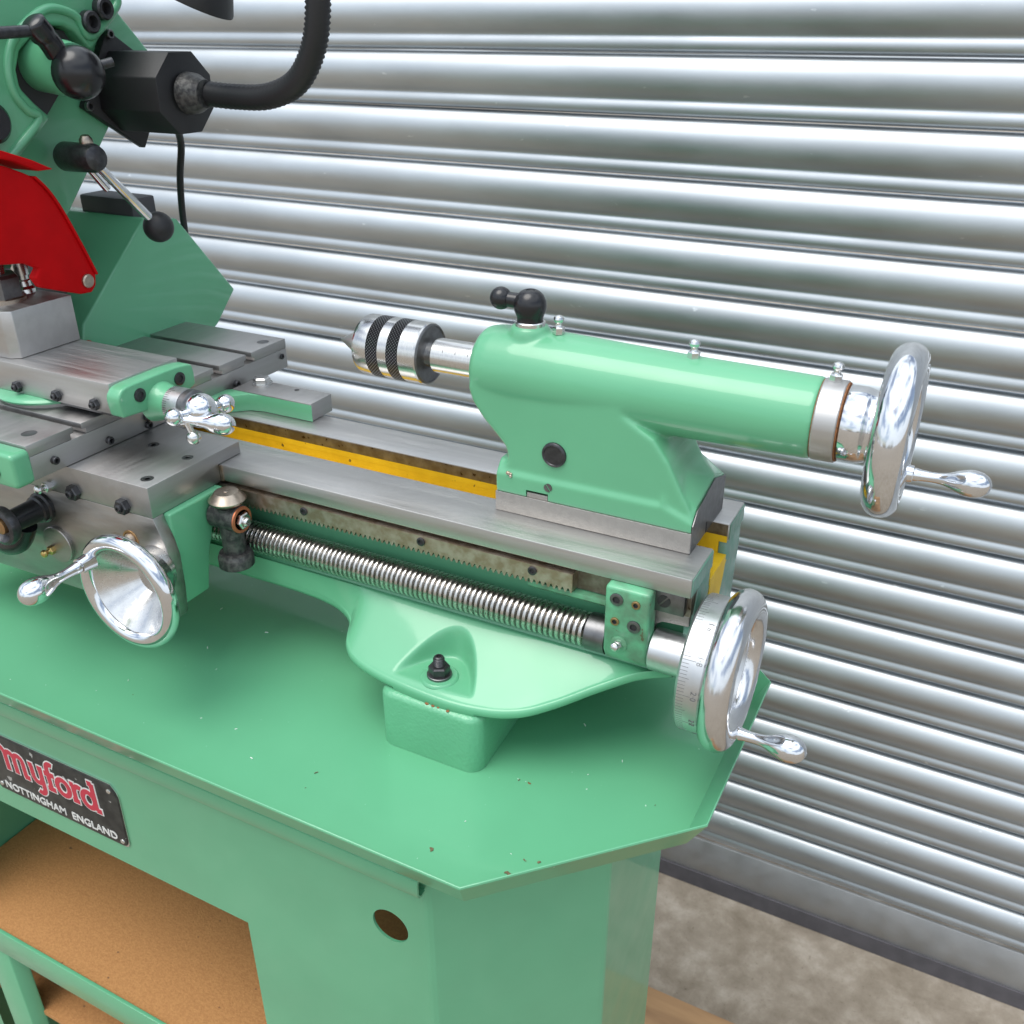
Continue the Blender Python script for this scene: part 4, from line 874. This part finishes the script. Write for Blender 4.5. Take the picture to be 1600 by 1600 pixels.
bm = N(); lathe(bm, (-700, 57, 91), (1, 0, 0), [(0, 38), (2, 40), (98, 40), (102, 37), (102, 20)], 48); ck = obj('chuck', bm, 'steel_dark', hs)
bm = N(); box(bm, -574, -556, 40, 66, 40, 50); obj('red_stop', bm, 'red_paint', hs, bevel=2)

# ------------------------------------------------------------------ red chuck guard
cg = thing('chuck_guard', 'curved red chuck guard hanging beside the tool post', 'guard', (-520, 0, 103))
gp = [(-54, 215), (-31.5, 210), (-12, 203), (2, 196.5)]+[(p.x, p.y) for p in spline([(7.3, 193.6, 0), (17.0, 182.5, 0), (25.4, 166.9, 0), (36.4, 139, 0), (44.9, 115, 0)], 5)]+[ (43.4, 107.7), (38.4, 102.7), (28.1, 103.6), (12.6, 109.2), (-5.2, 116.1), (-9.2, 124.2), (-3.7, 130.1), (-14.2, 136), (-34.6, 138.8), (-54.3, 140.7)]
bm = N(); prism(bm, gp, 'x', -518, -510); obj('side_plate', bm, 'red_paint', cg, bevel=1.6, seg=3, ang=60)
out = [(-54, 222), (-31.5, 219.6), (-13.6, 213.3), (7.4, 205), (23.3, 197)]
inn = [(10.6, 197.2), (-8, 206), (-31, 213), (-54, 216)]
bm = N(); prism(bm, out+inn, 'x', -590, -506); obj('hood', bm, 'red_paint', cg, bevel=.8, ang=60)
fl = [(p.x+1.2, p.y+1) for p in spline([(8.2, 192.8, 0), (17.0, 182.5, 0), (25.4, 166.9, 0), (36.4, 139, 0), (44.9, 115, 0)], 5)]; fl = fl+[(y-2, z-.6) for y, z in fl[::-1]]
bm = N(); prism(bm, fl, 'x', -570, -508.5); obj('edge_flange', bm, 'red_paint', cg, bevel=.4, ang=60)
bm = N(); lathe(bm, (-510, 35.5, 112.5), (1, 0, 0), [(0, 5.4), (1.6, 5.2), (2.4, 4.2), (2.4, 0)], 24); obj('pivot_screw', bm, 'dial_brass', cg)

# ------------------------------------------------------------------ work lamp
lp = thing('work_lamp', 'black flexible work lamp with octagonal base box on the green cover', 'lamp', (-540, 150, 243))
by, bz = 146, 241
bm = N(); q_ = 42
prism(bm, [(by+math.cos(math.radians(t))*q_*1.12, bz+math.sin(math.radians(t))*q_*1.12) for t in (0+12, 90+12, 180+12, 270+12)], 'x', -559.6, -552); obj('mounting_plate', bm, 'black_matt', lp, bevel=1.5)
bm = N(); prism(bm, [(by+math.cos(math.radians(t))*32.5, bz+math.sin(math.radians(t))*32.5) for t in range(22, 382, 45)], 'x', -552, -487); obj('base_box', bm, 'black_matt', lp, bevel=1, label='black octagonal base box')
for t in (102, 192):
    socket_screw(lp, (-552, by+math.cos(math.radians(t))*43, bz+math.sin(math.radians(t))*43), (1, 0, 0), 3.6, 3, 'steel_dark')
bm = N(); lathe(bm, (-484, by, bz), (1, 0, 0), [(0, 16), (8, 15), (14, 12), (18, 10.5)], 32); obj('gland', bm, 'black_worn', lp)
path = spline([(-472, 150, 241), (-440, 150, 239.5), (-405, 149, 241), (-375, 147, 252), (-356, 145, 274), (-347, 143, 300), (-345, 142, 330), (-356, 142, 362), (-386, 142, 380), (-420, 142, 372), (-447, 142, 350)], 15)
rr_ = [9.6 if i % 2 else 8.3 for i in range(len(path))]
bm = N(); tube(bm, path, rr_, 18); obj('gooseneck', bm, 'black_matt', lp, ang=80, label='ribbed black gooseneck')
ax = Vector((-.42, -.18, -.89)).normalized(); hp = Vector((-447, 142, 352))
bm = N(); lathe(bm, hp, ax, [(-2, 0), (-2, 12), (6, 20), (16, 30), (44, 40), (46, 40), (46, 38), (16, 27), (14, 0)], 40); obj('lamp_shade', bm, 'black_matt', lp, ang=50)

# ------------------------------------------------------------------ lamp cable
cb = thing('power_cable', 'thin black cable hanging from the lamp box behind the green cover', 'cable', (-560, 190, 100))
bm = N(); tube(bm, spline([(-520, 163, 214), (-535, 180, 196), (-552, 190, 168), (-566, 200, 138), (-570, 203, 112), (-572, 205, 90)], 8), 3.1, 12); obj('cable', bm, 'black_matt', cb)
print('objects', len(bpy.data.objects))
